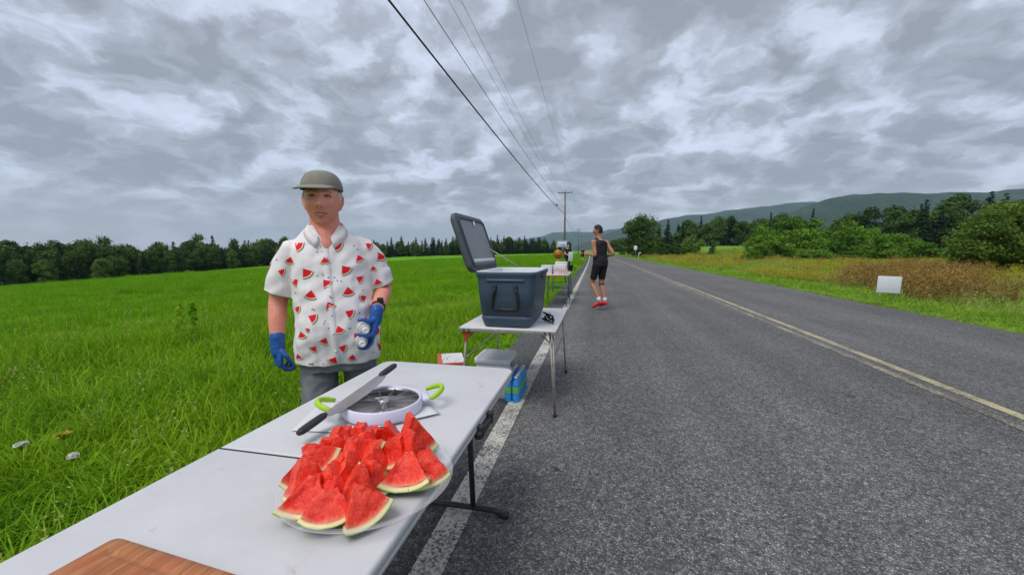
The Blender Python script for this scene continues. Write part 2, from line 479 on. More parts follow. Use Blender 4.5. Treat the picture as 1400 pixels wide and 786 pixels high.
# ------------------------------------------------------------------ trees
def leaf_quads(C, N, size, rs, jit=.75, aspect=.62):
    """diamond leaf clumps at C facing roughly along N"""
    n = len(C)
    N = N + rs.normal(0, jit, (n, 3)); N /= np.linalg.norm(N, axis=1)[:, None] + 1e-9
    A = rs.normal(0, 1, (n, 3)); A -= N * (A * N).sum(1)[:, None]; A /= np.linalg.norm(A, axis=1)[:, None] + 1e-9
    B = np.cross(N, A); s = (size * rs.uniform(.6, 1.35, n))[:, None]
    q = np.stack([C + A * s, C + B * s * aspect + N * s * .18, C - A * s, C - B * s * aspect + N * s * .18], 1)
    return q.reshape(-1, 3)
def crown_points(clumps, per, rs, shell=.55):
    C = []; N = []
    for (cx, cy, cz, r, fl) in clumps:
        k = max(6, int(per * (r ** 2)))
        u = rs.normal(0, 1, (k, 3)); u /= np.linalg.norm(u, axis=1)[:, None]
        rad = r * (shell + (1 - shell) * rs.random(k) ** .5) * (1 + .22 * rs.normal(0, 1, k))
        u2 = u.copy(); u2[:, 2] = np.where(u[:, 2] < 0, u[:, 2] * .6, u[:, 2])
        C.append(np.array([cx, cy, cz]) + u2 * rad[:, None] * np.array([1, 1, fl])); N.append(u + np.array([0, 0, .45]))
    return np.concatenate(C), np.concatenate(N)
def broadleaf(seed, h=9., w=6., base=.2, nclump=34, leaf=.26, per=90, mat_='leaf_wood', shape='oval', limbs=6):
    rs = np.random.default_rng(seed); cl = []
    tries = 0
    while len(cl) < nclump and tries < 5000:
        tries += 1
        x, y, z = rs.uniform(-1, 1, 3)
        rr = x * x + y * y + z * z
        if rr > 1 or rr < .12: continue
        zz = base * h + (z * .5 + .5) * h * (1 - base) * .9
        k = 1.0
        if shape == 'round': k = 1.0 - .25 * max(0, -z)
        if shape == 'oval': k = 1 - .35 * max(0, z)
        if shape == 'dome': k = 1.0; zz = base * h + (max(z, -.3) + .3) / 1.3 * h * (1 - base) * .86
        r = rs.uniform(.10, .19) * (h + w) / 2
        cl.append((x * w * .42 * k, y * w * .42 * k, zz, r, .62 if shape == 'dome' else .85))
    C, N = crown_points(cl, per, rs)
    me_c = polys_mesh('crown', leaf_quads(C, N, np.full(len(C), leaf), rs), 4, mat_)
    mb = MB()
    tr = h * .018 + .03
    top = (rs.uniform(-.2, .2), rs.uniform(-.2, .2), h * .72)
    mb.tube([(0, 0, -.3), (0.03, 0, h * .15), (top[0] * .5, top[1] * .5, h * .4), top], [tr * 1.35, tr, tr * .7, tr * .2], 8)
    for c_ in sorted(cl, key=lambda q_: -q_[3])[:limbs]:
        z0 = h * rs.uniform(.2, .45)
        mb.tube([(0.02, 0, z0), (c_[0] * .5, c_[1] * .5, z0 + (c_[2] - z0) * .6), c_[:3]], [tr * .5, tr * .32, tr * .1], 5)
    return me_c, mb.mesh('trunk', 'bark')
def conifer(seed, h=10., w=3.6, leaf=.24, mat_='leaf_conifer'):
    rs = np.random.default_rng(seed); C = []; N = []
    tiers = 22
    for i in range(tiers):
        f = i / (tiers - 1); z0 = h * (.08 + .90 * f); r = w * .5 * (1 - f) ** .8 + .08
        nb = int(5 + 8 * (1 - f))
        for b in range(nb):
            a = rs.uniform(0, 2 * math.pi); L = r * rs.uniform(.6, 1.15)
            k = max(4, int(13 * L))
            s_ = rs.random(k) ** .7
            px = np.cos(a) * L * s_; py = np.sin(a) * L * s_; pz = z0 - .28 * L * s_ + rs.normal(0, .07, k)
            C.append(np.stack([px + rs.normal(0, .09, k), py + rs.normal(0, .09, k), pz], 1))
            N.append(np.tile([np.cos(a) * .5, np.sin(a) * .5, .8], (k, 1)))
    C = np.concatenate(C); N = np.concatenate(N)
    me_c = polys_mesh('crown', leaf_quads(C, N, np.full(len(C), leaf), rs, .5, .45), 4, mat_)
    mb = MB(); mb.tube([(0, 0, -.3), (0, 0, h * .5), (0, 0, h * .97)], [h * .017, h * .01, .015], 7)
    return me_c, mb.mesh('trunk', 'bark')
def plant_tree(meshes, name, loc, sx, sz, rz, label, cat, group=None):
    e = empty(name, loc, rz); e.scale = (sx, sx, sz)
    obj('crown', meshes[0], e); obj('trunk', meshes[1], e)
    return tag(e, label, cat, group)

WOOD = [broadleaf(11 + i, 9, w_, .06, 36, .25, 80) for i, w_ in enumerate((5.5, 6.5, 5.0, 7.2, 6.0))]
CON = [conifer(31 + i, 10, w_) for i, w_ in enumerate((3.4, 4.2, 2.9))]
tr_ = random.Random(5)
# wood beyond the left field: front row follows the field's lower edge, rows behind it
edge = [(-112, 18), (-103, 49), (-101, 60), (-107, 84), (-106, 115), (-106, 146), (-95, 175), (-80, 186), (-63, 193), (-36, 208), (-15, 234)]
seg = []
for (a, b) in zip(edge[:-1], edge[1:]):
    L_ = math.hypot(b[0] - a[0], b[1] - a[1]); n_ = max(1, round(L_ / (3.1 if a[1] < 180 else 2.3)))
    for k in range(n_): seg.append((a[0] + (b[0] - a[0]) * k / n_, a[1] + (b[1] - a[1]) * k / n_, -(b[1] - a[1]) / L_, (b[0] - a[0]) / L_))
for row, (off, hs) in enumerate(((1.5, .80), (5.5, .92), (11., 1.08), (19., 1.22))):
    for i, (x, y, nx_, ny_) in enumerate(seg):
        if row == 3 and i % 2: continue
        jx, jy = tr_.uniform(-1.7, 1.7), tr_.uniform(-1.7, 1.7)
        X, Y = x + nx_ * off + jx, y + ny_ * off + jy
        far = Y > 186
        con = tr_.random() < (.30 if not far else .85)
        h = hs * tr_.uniform(.84, 1.14) * float(np.interp(Y, [40, 80, 120, 190], [.80, .92, 1.0, .92]))
        z = terr(X, Y) - .15
        if con:
            plant_tree(CON[tr_.randrange(3)], 'spruce_tree', (X, Y, z), h * tr_.uniform(1.0, 1.35), h * (.84 if not far else .84), tr_.uniform(0, 6.28),
                       'dark pointed spruce in the wood beyond the left green field', 'tree', 'spruces in the wood beyond the left field')
        else:
            plant_tree(WOOD[tr_.randrange(5)], 'broadleaf_tree', (X, Y, z), h * tr_.uniform(.74, 1.0), h * tr_.uniform(.92, 1.08), tr_.uniform(0, 6.28),
                       'dark rounded broadleaf tree in the wood beyond the left green field', 'tree', 'broadleaf trees in the wood beyond the left field')
# one rounder, paler tree standing out of the left wood behind the open cooler lid
plant_tree(WOOD[3], 'broadleaf_tree', (-52, 178, terr(-52, 178)), 1.35, 1.02, 1.0, 'broad round tree at the field edge, right of the open cooler lid', 'tree')

# right of the road: single trees
big = broadleaf(77, 10.4, 7.6, .04, 64, .20, 105, 'leaf_wood', 'round', 12)
plant_tree(big, 'roadside_tree', (9.2, 91, terr(9.2, 91) - .1), 1, 1, .6, 'tall leafy tree beside the road right of the runner', 'tree')
for i, (x, y, h, lab) in enumerate(((18.4, 127, .98, 'leftmost of three dark conifers right of the tall roadside tree'), (21.9, 133, 1.1, 'middle and tallest of three dark conifers right of the tall roadside tree'), (25.4, 128, .95, 'rightmost of three dark conifers, beside the pale green round tree'))):
    plant_tree(CON[i], 'conifer_tree', (x, y, terr(x, y) - .2), 1.25, h, i * 2., lab, 'tree')
pale = broadleaf(72, 5.6, 6.2, .04, 34, .2, 130, 'leaf_pale', 'oval')
plant_tree(pale, 'pale_tree', (23.8, 107.6, terr(23.8, 107.6) - .15), 1, 1, 0, 'bright yellow green round tree at the edge of the far field', 'tree')
plant_tree(broadleaf(73, 4.4, 4.0, .0, 22, .2, 110, 'leaf_wood', 'dome'), 'dark_bush', (28.3, 107, terr(28.3, 107) - .15), 1, 1, 0, 'dark bush just right of the pale green round tree', 'bush')
for i, (x, y, s_) in enumerate(((10.5, 108, .6), (12.5, 112, .75), (14.5, 115, .8), (16.5, 118, .85), (5.5, 128, .8), (8.5, 135, .9), (28, 150, 1.0), (11.5, 140, .9), (17, 140, 1.0), (24, 146, .95))):
    plant_tree(WOOD[i % 5], 'broadleaf_tree', (x, y, terr(x, y) - .2), s_, s_ * .8, i, 'dark broadleaf tree in the row behind the roadside tree and conifers', 'tree', 'trees behind the roadside tree')
for i, (x, y, s_) in enumerate(((15.2, 104, .32), (17.6, 106, .4), (19.6, 106, .36), (21.0, 104, .3))):
    plant_tree(WOOD[(i + 2) % 5], 'field_shrub', (x, y, terr(x, y) - .1), s_ * 1.2, s_, i, 'low dark shrub at the foot of the three conifers', 'bush', 'shrubs below the conifers')
# wood along the far field on the right
i = 0
for (x0, y0, x1, y1, h0, h1, n_) in ((30, 165, 62, 150, .95, 1.05, 12), (36, 172, 66, 158, 1.2, 1.3, 9), (66, 150, 92, 118, 1.1, 1.25, 9), (70, 112, 104, 108, 1.1, 1.3, 12), (76, 119, 112, 114, 1.35, 1.55, 12), (98, 101, 150, 80, 1.3, 1.5, 12)):
    for k in range(n_):
        f = k / (n_ - 1); X = x0 + (x1 - x0) * f + tr_.uniform(-1.5, 1.5); Y = y0 + (y1 - y0) * f + tr_.uniform(-2, 2)
        s_ = (h0 + (h1 - h0) * f) * tr_.uniform(.85, 1.15); i += 1
        if tr_.random() < .25:
            plant_tree(CON[i % 3], 'spruce_tree', (X, Y, terr(X, Y) - .2), s_, s_ * .95, i, 'dark spruce in the wood behind the far right field', 'tree', 'spruces in the right wood')
        else:
            plant_tree(WOOD[i % 5], 'broadleaf_tree', (X, Y, terr(X, Y) - .2), s_, s_, i, 'dark broadleaf tree in the wood behind the far right field', 'tree', 'broadleaf trees in the right wood')
# thicket of spreading shrubs with layered tops
SUM = [broadleaf(81 + i, 6., w_, .02, 40, .20, 115, 'leaf_bush', 'dome') for i, w_ in enumerate((8., 9.5, 7.))]  # flat layered tops
for i, (x, y, h, w_) in enumerate(((27.5, 74, 6.6, .9), (32.5, 79, 8.4, .95), (37, 80, 8.6, .95), (43.6, 80, 7.6, .95), (46, 82, 6.4, .8), (23.0, 63.5, 3.2, .55), (25.9, 64.5, 4.4, .75), (30.2, 66.5, 5.8, .85), (34.5, 68, 5.6, .85), (37.5, 64, 4.2, .8), (41.8, 68, 4.8, .8), (39.8, 59.5, 3.3, .75), (21.3, 61, 2.0, .4), (28.5, 59.5, 2.2, .6), (33.2, 60, 2.0, .6), (42.6, 67, 4.6, .7))):
    plant_tree(SUM[i % 3], 'spreading_shrub', (x, y, terr(x, y) - .1), w_, h / 6., i * 1.7, 'spreading green shrub in the thicket beyond the brown weeds', 'bush', 'shrubs of the right thicket')
# near trees at the picture's right edge
NEAR = [broadleaf(91 + i, 4.6, 4.4, .0, 44, .10, 420, 'leaf_near', 'oval', 10) for i in range(2)]
for i, (x, y, s_, sz, lab) in enumerate(((27.2, 33.4, 1.15, 1.30, 'tallest green tree at the right edge of the picture'), (24.2, 31.0, .85, .98, 'leafy small tree leftmost at the right edge, by the brown weeds'), (26.0, 28.4, .95, .86, 'low dense tree at the right edge in front of the tallest one'), (31.5, 33, 1.1, 1.3, 'tree cut off by the right edge behind the others'), (29, 27, .9, .9, 'tree cut off by the right edge nearest the road'))):
    plant_tree(NEAR[i % 2], 'small_tree', (x, y, -.35), s_, sz, i * 2.1, lab, 'tree')

# ------------------------------------------------------------------ grass and weeds (uncountable)
def clump(seed, nb, h, spread, w, mats, lean=.5, flop=.35, head=None, hmat=1, mfrac=0.):
    """tuft of curved tapering blades; head adds seed heads on some stalks"""
    rs = np.random.default_rng(seed); V = []; Fs = []; mi = []
    for b in range(nb):
        a = rs.uniform(0, 2 * math.pi); r0 = spread * math.sqrt(rs.random()); ox, oy = r0 * math.cos(a), r0 * math.sin(a)
        d_ = a + rs.normal(0, .9); L = h * rs.uniform(.45, 1.1); ln = lean * rs.random(); fl = flop * rs.uniform(.3, 1.6)
        bw = w * rs.uniform(.7, 1.3); side = np.array([-math.sin(d_), math.cos(d_), 0]); tw = rs.normal(0, .5)
        side = side * math.cos(tw) + np.array([math.cos(d_), math.sin(d_), 0]) * math.sin(tw)
        p = np.array([ox, oy, -.02]); th = .1 + ln * .5; ns = 5; b0 = len(V)
        for k in range(ns + 1):
            u = k / ns; ww = bw * (1 - u ** 2.2) * .5 + .0006
            V += [p - side * ww, p + side * ww]
            th2 = th + fl * 2.6 * u * u
            p = p + np.array([math.cos(d_) * math.sin(th2), math.sin(d_) * math.sin(th2), math.cos(th2)]) * L / ns
        mm = 1 if rs.random() < mfrac else 0
        for k in range(ns): Fs.append((b0 + 2 * k, b0 + 2 * k + 1, b0 + 2 * k + 3, b0 + 2 * k + 2)); mi.append(mm)
        if head and rs.random() < head[0]:
            q = p
            for k in range(head[1]):
                c = q + rs.normal(0, 1, 3) * np.array(head[2]); s = head[3] * rs.uniform(.6, 1.3); n_ = rs.normal(0, 1, 3)
                e1 = np.cross(n_, [0, 0, 1.]); e1 /= np.linalg.norm(e1) + 1e-9; e2 = np.cross(n_, e1); e2 /= np.linalg.norm(e2) + 1e-9
                b1 = len(V); V += [c + e1 * s, c + e2 * s, c - e1 * s, c - e2 * s]; Fs.append((b1, b1 + 1, b1 + 2, b1 + 3)); mi.append(hmat)
    me = bpy.data.meshes.new('tuft'); me.from_pydata([tuple(v) for v in V], [], Fs)
    for m_ in mats: me.materials.append(MATS[m_])
    me.polygons.foreach_set('material_index', mi); me.update()
    return bpy.data.objects.new('tuft', me)

def scatter(name, P, rotz, tilt, scl, var, tufts, label, cat):
    """one object: points carrying tufts through geometry nodes"""
    me = bpy.data.meshes.new(name); P = np.asarray(P, np.float32)
    me.vertices.add(len(P)); me.vertices.foreach_set('co', P.ravel())
    a = me.attributes.new('rot', 'FLOAT_VECTOR', 'POINT')
    a.data.foreach_set('vector', np.stack([tilt[:, 0], tilt[:, 1], rotz], 1).astype(np.float32).ravel())
    a = me.attributes.new('scl', 'FLOAT_VECTOR', 'POINT'); a.data.foreach_set('vector', np.asarray(scl, np.float32).ravel())
    a = me.attributes.new('kindex', 'INT', 'POINT'); a.data.foreach_set('value', np.asarray(var, np.int32))
    for k_ in sorted({m_.name for tf in tufts for m_ in tf.data.materials}): me.materials.append(MATS[k_])
    o = obj(name, me); tag(o, label, cat, kind='stuff')
    g = bpy.data.node_groups.new(name, 'GeometryNodeTree')
    g.interface.new_socket('Geometry', in_out='INPUT', socket_type='NodeSocketGeometry')
    g.interface.new_socket('Geometry', in_out='OUTPUT', socket_type='NodeSocketGeometry')
    gi = g.nodes.new('NodeGroupInput'); go = g.nodes.new('NodeGroupOutput')
    iop = g.nodes.new('GeometryNodeInstanceOnPoints'); jn = g.nodes.new('GeometryNodeJoinGeometry')
    for tf in tufts[::-1]:
        oi = g.nodes.new('GeometryNodeObjectInfo'); oi.inputs['Object'].default_value = tf; oi.inputs['As Instance'].default_value = True
        g.links.new(oi.outputs['Geometry'], jn.inputs[0])
    def na(nm, dt):
        n_ = g.nodes.new('GeometryNodeInputNamedAttribute'); n_.data_type = dt; n_.inputs[0].default_value = nm; return n_.outputs[0]
    g.links.new(gi.outputs[0], iop.inputs['Points']); g.links.new(jn.outputs[0], iop.inputs['Instance'])
    iop.inputs['Pick Instance'].default_value = True
    g.links.new(na('kindex', 'INT'), iop.inputs['Instance Index'])
    g.links.new(na('rot', 'FLOAT_VECTOR'), iop.inputs['Rotation']); g.links.new(na('scl', 'FLOAT_VECTOR'), iop.inputs['Scale'])
    g.links.new(iop.outputs[0], go.inputs[0])
    md = o.modifiers.new('tufts', 'NODES'); md.node_group = g
    return o

def in_view(X, Y, m=.16):
    """generous wedge in front of the camera, so a step aside still finds grass"""
    c, s = math.cos(R(12)), math.sin(R(12))
    dep = -X * s + Y * c; lat = X * c + Y * s
    return (dep > -.6) & (np.abs(lat) < (dep + .9) * 1.55 + .9)
def band(x0, x1, y0, y1, dens, rs, cond=None):
    n = int((x1 - x0) * (y1 - y0) * dens)
    X = rs.uniform(x0, x1, n); Y = rs.uniform(y0, y1, n)
    k = in_view(X, Y)
    if cond is not None: k &= cond(X, Y)
    return X[k], Y[k]
rs = np.random.default_rng(3)
def dist(X, Y): return np.hypot(X, Y)
xl = lambda Y: -1.14 - 1e-4 * Y * Y
GX = []; GY = []; GS = []; GV = []
for (lo, hi, dens, s0, vs) in ((0, 5, 230, .80, (0, 1, 2, 3)), (5, 11, 120, .88, (0, 1, 2, 3)), (11, 24, 40, 1.15, (4, 5)), (24, 60, 11, 1.7, (4, 5)), (60, 125, 2.4, 2.8, (4, 5))):
    X, Y = band(-hi, -1.0, -1, hi, dens, rs, lambda X, Y: (dist(X, Y) >= lo) & (dist(X, Y) < hi) & (X < xl(Y)) & (X > -104))
    GX.append(X); GY.append(Y); GS.append(np.full(len(X), s0)); GV.append(rs.choice(vs, len(X)))
GX, GY, GS, GV = map(np.concatenate, (GX, GY, GS, GV))
hn = np.array([noise.noise((x * .45, y * .45, 2)) + .7 * noise.noise((x * .13, y * .35, 8)) for x, y in zip(GX, GY)])
edgek = np.clip((xl(GY) - GX) / .5, .35, 1)
hs = GS * np.clip(1 + .85 * hn, .35, 2.0) * edgek * rs.uniform(.8, 1.25, len(GX))
sel = rs.random(len(GX)); GV = np.where((sel < .012) & (GS < 1.3), 6, GV)
GZ = np.array([terr(x, y) for x, y in zip(GX, GY)])
T = [clump(101, 14, .34, .08, .0105, ['grass_near', 'straw'], .8, .6, mfrac=.03), clump(102, 14, .40, .09, .0090, ['grass_near', 'straw'], .7, .75, mfrac=.03),
     clump(103, 12, .30, .08, .0120, ['grass_near', 'straw'], 1., .55), clump(104, 10, .46, .07, .0095, ['grass_near', 'straw'], .6, .85, mfrac=.05),
     clump(105, 26, .22, .16, .011, ['grass_field'], .8, .4), clump(106, 26, .24, .16, .010, ['grass_field'], .7, .45),
     clump(107, 5, .52, .05, .004, ['grass_near', 'straw'], .3, .2, head=(.8, 14, (.012, .012, .045), .007))]
scatter('field_grass', np.stack([GX, GY, GZ], 1), rs.uniform(0, 6.28, len(GX)), rs.normal(0, .14, (len(GX), 2)), np.stack([GS ** .8, GS ** .8, hs], 1), GV, T,
        'lush bright green grass of the field left of the road', 'grass')
# right verge
GX = []; GY = []; GS = []; GV = []
for (lo, hi, dens, s0) in ((6, 14, 60, 1.0), (14, 30, 24, 1.4), (30, 70, 6, 2.0), (70, 130, 1.5, 3.)):
    X, Y = band(6.0, hi * 1.0, 0, hi, dens, rs, lambda X, Y: (dist(X, Y) >= lo) & (dist(X, Y) < hi) & (X > 6.5 - 1e-4 * Y * Y) & (X < 48))
    GX.append(X); GY.append(Y); GS.append(np.full(len(X), s0)); GV.append(rs.choice((0, 1), len(X)))
GX, GY, GS, GV = map(np.concatenate, (GX, GY, GS, GV))
dn = np.array([noise.noise((x * .28, y * .12, 4)) for x, y in zip(GX, GY)])
off = GX - 6.5 + 1e-4 * GY * GY
ca, sa = .545, .839
lo_ = (GX - 15.6) * ca + (GY - 23.2) * sa; la_ = (GX - 15.6) * sa - (GY - 23.2) * ca
brown = .36 * np.exp(-((lo_ + 3) / 10.) ** 4 - ((la_ + .4) / (.8 + .080 * np.clip(lo_ + 14, 0, 40))) ** 4) * np.clip(.8 + 1.4 * dn, .2, 1)
brown2 = .05 * ((off > 3) & (dn > .12))
u = rs.random(len(GX))
GV = np.where((off > 2.2) & (u < brown * 1.1 + brown2 * .5), 2, GV)
gold = (off > 2.2) & (GV < 2) & (rs.random(len(GX)) < np.clip(.07 + dn * .7, .02, .35)) & (GY > 20)
GV = np.where(gold, 3, GV)
pale = (off > 2.0) & (GV < 2) & (rs.random(len(GX)) < .10)
GV = np.where(pale, 4, GV)
hs = GS ** .3 * np.clip(off / 1.6, .3, 1) * rs.uniform(.75, 1.3, len(GX)) * np.where(GV == 2, .95, np.where(GV == 3, .8, .72))
GZ = np.array([terr(x, y) for x, y in zip(GX, GY)])
T = [clump(111, 20, .28, .12, .010, ['grass_verge', 'straw'], .8, .45, mfrac=.04), clump(112, 20, .34, .12, .009, ['grass_verge', 'straw'], .7, .5, mfrac=.05),
     clump(113, 11, .62, .16, .008, ['dock_brown', 'dock_brown'], .5, .18, head=(.95, 46, (.035, .035, .13), .016)),
     clump(114, 14, .50, .15, .010, ['grass_verge', 'goldenrod'], .5, .25, head=(.8, 22, (.05, .05, .05), .016)),
     clump(115, 16, .52, .14, .006, ['grass_verge', 'straw'], .5, .3, head=(.5, 12, (.015, .015, .05), .009), mfrac=.45)]
scatter('verge_weeds', np.stack([GX, GY, GZ], 1), rs.uniform(0, 6.28, len(GX)), rs.normal(0, .12, (len(GX), 2)), np.stack([GS ** .8, GS ** .8, hs], 1), GV, T,
        'mixed green, yellow and brown weeds on the verge right of the road', 'weeds')

# haze: pale air thickening with distance
m, t, out = new_mat('haze')
pv = t.node('ShaderNodeVolumePrincipled')
pv.inputs['Color'].default_value = (.58, .80, 1.0, 1); pv.inputs['Density'].default_value = 1.0e-4; pv.inputs['Anisotropy'].default_value = .1
t.link(pv.outputs[0], out.inputs[1])
mb = MB(); mb.box((0, 5700, 285), (18400, 13000, 610))
tag(mb.build('haze', 'haze'), 'pale bluish haze over the far hills', 'haze', kind='stuff')
# ------------------------------------------------------------------ object materials
m, t, out = new_mat('table_plastic')
co = t.node('ShaderNodeTexCoord').outputs['Object']
st = t.math('MULTIPLY', t.maprange(t.noise(co, 17, 4, .6, .6), .63, .72), t.maprange(t.noise(co, 3.6, 2, .5), .46, .58))
dust = t.maprange(t.noise(co, 5, 5, .65), .35, .7)
col = t.mix(dust, (.60, .60, .615), (.53, .53, .55))
col = t.mix(t.math('MULTIPLY', st, .55), col, (.40, .33, .31))
principled(t, out, col, t.maprange(dust, 0, 1, .42, .6), .4, bump=t.noise(co, 260, 2, .5), bstr=.12, bdist=.001)
mat('table_side', (.55, .55, .57), (.48, .48, .50), 12, .5, .4)
mat('black_steel', (.022, .022, .024), (.035, .034, .033), 20, .45, .5, 60, .1)
mat('black_plastic', (.020, .020, .022), (.030, .030, .032), 25, .5, .4, 300, .25, .001)
m, t, out = new_mat('board_wood')
co = t.node('ShaderNodeTexCoord').outputs['Object']
wv = t.noise(t.vmath('MULTIPLY', co, (22, 1.6, 10)), 3, 6, .6, .8)
wf = t.noise(t.vmath('MULTIPLY', co, (120, 4, 40)), 4, 3, .6)
col = t.ramp(wv, [(.32, (.26, .085, .028)), (.5, (.42, .165, .058)), (.68, (.53, .235, .095))])
col = t.mix(t.math('MULTIPLY', wf, .35), col, (.20, .07, .03))
wet = t.maprange(t.noise(co, 9, 3, .55), .58, .66)
col = t.mix(t.math('MULTIPLY', wet, .3), col, (.36, .07, .03))
principled(t, out, col, .42, .4, bump=wf, bstr=.15, bdist=.001)
m, t, out = new_mat('flesh_red')
co = t.node('ShaderNodeTexCoord').outputs['Object']
rad = t.node('ShaderNodeAttribute', attribute_name='rad').outputs['Fac']
g = t.noise(co, 150, 5, .7); g2 = t.noise(co, 28, 4, .6)
col = t.ramp(t.math('ADD', t.math('MULTIPLY', g, .5), t.math('MULTIPLY', g2, .5)), [(.36, (.66, .012, .006)), (.5, (.86, .040, .016)), (.64, (.90, .130, .060))])
col = t.mix(t.maprange(rad, .88, 1.0, 0, .75), col, (.80, .34, .20))
principled(t, out, col, t.maprange(t.noise(co, 60, 3, .6), .4, .6, .14, .42), .6, sss=.2, bump=t.math('ADD', g2, t.math('MULTIPLY', g, .8)), bstr=.8, bdist=.005)
m, t, out = new_mat('rind')
rad = t.node('ShaderNodeAttribute', attribute_name='rad').outputs['Fac']
co = t.node('ShaderNodeTexCoord').outputs['Object']
rr = t.math('ADD', rad, t.math('MULTIPLY', t.math('SUBTRACT', t.noise(co, 60, 3, .5), .5), .05))
col = t.ramp(rr, [(.10, (.82, .46, .28)), (.32, (.80, .72, .42)), (.66, (.76, .74, .40)), (.80, (.52, .60, .20)), (.93, (.20, .34, .07))])
principled(t, out, col, .4, .45, sss=.15, bump=t.noise(co, 120, 3, .6), bstr=.2, bdist=.002)
m, t, out = new_mat('melon_skin')
co = t.node('ShaderNodeTexCoord').outputs['Object']
s_ = t.noise(t.vmath('MULTIPLY', co, (60, 12, 60)), 1, 3, .6, 1.2)
col = t.ramp(s_, [(.42, (.030, .075, .018)), (.52, (.080, .160, .035)), (.62, (.28, .36, .11))])
principled(t, out, col, .35, .5)
m, t, out = new_mat('clear_plastic')
b = t.node('ShaderNodeBsdfPrincipled'); b.inputs['Base Color'].default_value = (.82, .82, .86, 1); b.inputs['Roughness'].default_value = .22
b.inputs['Specular IOR Level'].default_value = .6; b.inputs['Alpha'].default_value = .17
t.link(b.outputs[0], out.inputs[0])
m, t, out = new_mat('bottle_plastic')
b = t.node('ShaderNodeBsdfPrincipled'); b.inputs['Base Color'].default_value = (.86, .89, .92, 1); b.inputs['Roughness'].default_value = .12
b.inputs['Specular IOR Level'].default_value = .7; b.inputs['Alpha'].default_value = .34
t.link(b.outputs[0], out.inputs[0])
mat('white_plastic', (.76, .76, .80), (.70, .70, .75), 15, .4, .45)
mat('slicer_white', (.66, .63, .78), (.62, .60, .74), 15, .38, .45)
mat('lime_plastic', (.38, .62, .02), (.34, .56, .02), 15, .38, .45)
mat('steel', (.66, .65, .65), (.54, .53, .53), 14, .33, .5, metal=1.)
mat('steel_dark', (.26, .26, .27), (.18, .18, .19), 14, .34, .5, metal=1.)
mat('aluminium', (.42, .40, .38), (.30, .27, .24), 18, .5, .5, metal=.5)
mat('paper', (.66, .66, .68), (.60, .60, .63), 12, .85, .2, 40, .3, .003)
mat('cooler_blue', (.045, .075, .118), (.058, .090, .135), 4, .5, .45, 240, .15, .001)
mat('cooler_dark', (.028, .046, .072), (.036, .055, .083), 5, .5, .4)
mat('cooler_lid', (.062, .070, .082), (.082, .090, .100), 6, .5, .4, 200, .15, .001)
mat('cooler_liner', (.60, .64, .69), (.54, .58, .63), 9, .45, .4)
mat('lid_liner', (.155, .170, .190), (.190, .205, .225), 6, .38, .5, 60, .1)
mat('orange_paint', (.62, .10, .03), (.42, .06, .02), 20, .5, .4)
mat('red_print', (.62, .07, .06), (.55, .10, .08), 20, .6, .3)
mat('grey_print', (.35, .36, .42), (.5, .5, .55), 20, .7, .3)
mat('blue_liquid', (.02, .22, .62), (.03, .30, .72), 20, .2, .5)
mat('teal_label', (.10, .36, .12), (.16, .42, .20), 30, .45, .4)
mat('blue_print', (.06, .16, .50), (.05, .12, .42), 20, .6, .3)
mat('gold', (.48, .20, .03), (.30, .11, .015), 16, .36, .6, 20, .4, .01, metal=.55)
mat('yellow_paint', (.62, .56, .06), (.5, .45, .05), 12, .6, .3)
mat('wood_pole', (.235, .205, .175), (.150, .130, .110), 9, .9, .15, 25, .6, .01)
mat('wire', (.030, .030, .034), (.04, .04, .04), 5, .6, .3)
mat('wire_bare', (.22, .22, .23), (.30, .30, .31), 5, .5, .4)
mat('ceramic', (.32, .30, .28), (.4, .38, .36), 9, .4, .5)
mat('sign_white', (.66, .68, .74), (.62, .64, .70), 6, .5, .4)
mat('galvanised', (.36, .37, .38), (.28, .29, .30), 14, .5, .4, metal=.5)
mat('dark_fabric', (.016, .016, .018), (.030, .030, .032), 20, .85, .2, 90, .4, .002)

def rrect(x0, x1, y0, y1, rad, z, n=5):
    """rounded rectangle ring, counter-clockwise; rad: 4 corner radii from (x1,y1) round"""
    P = []
    for (cx, cy, sx_, sy_, a0), r in zip(((x1, y1, -1, -1, 0), (x0, y1, 1, -1, 90), (x0, y0, 1, 1, 180), (x1, y0, -1, 1, 270)), rad):
        for k in range(n + 1):
            a = R(a0 + 90 * k / n); P.append((cx + sx_ * r + r * math.cos(a), cy + sy_ * r + r * math.sin(a), z))
    return P
def slab(mb, x0, x1, y0, y1, rad, prof, mi=0):
    """stack of rounded rectangles: prof of (inset, z)"""
    mb.loft([rrect(x0 + i, x1 - i, y0 + i, y1 - i, [max(.001, r - i) for r in rad], z) for i, z in prof], mi=mi)
    return mb

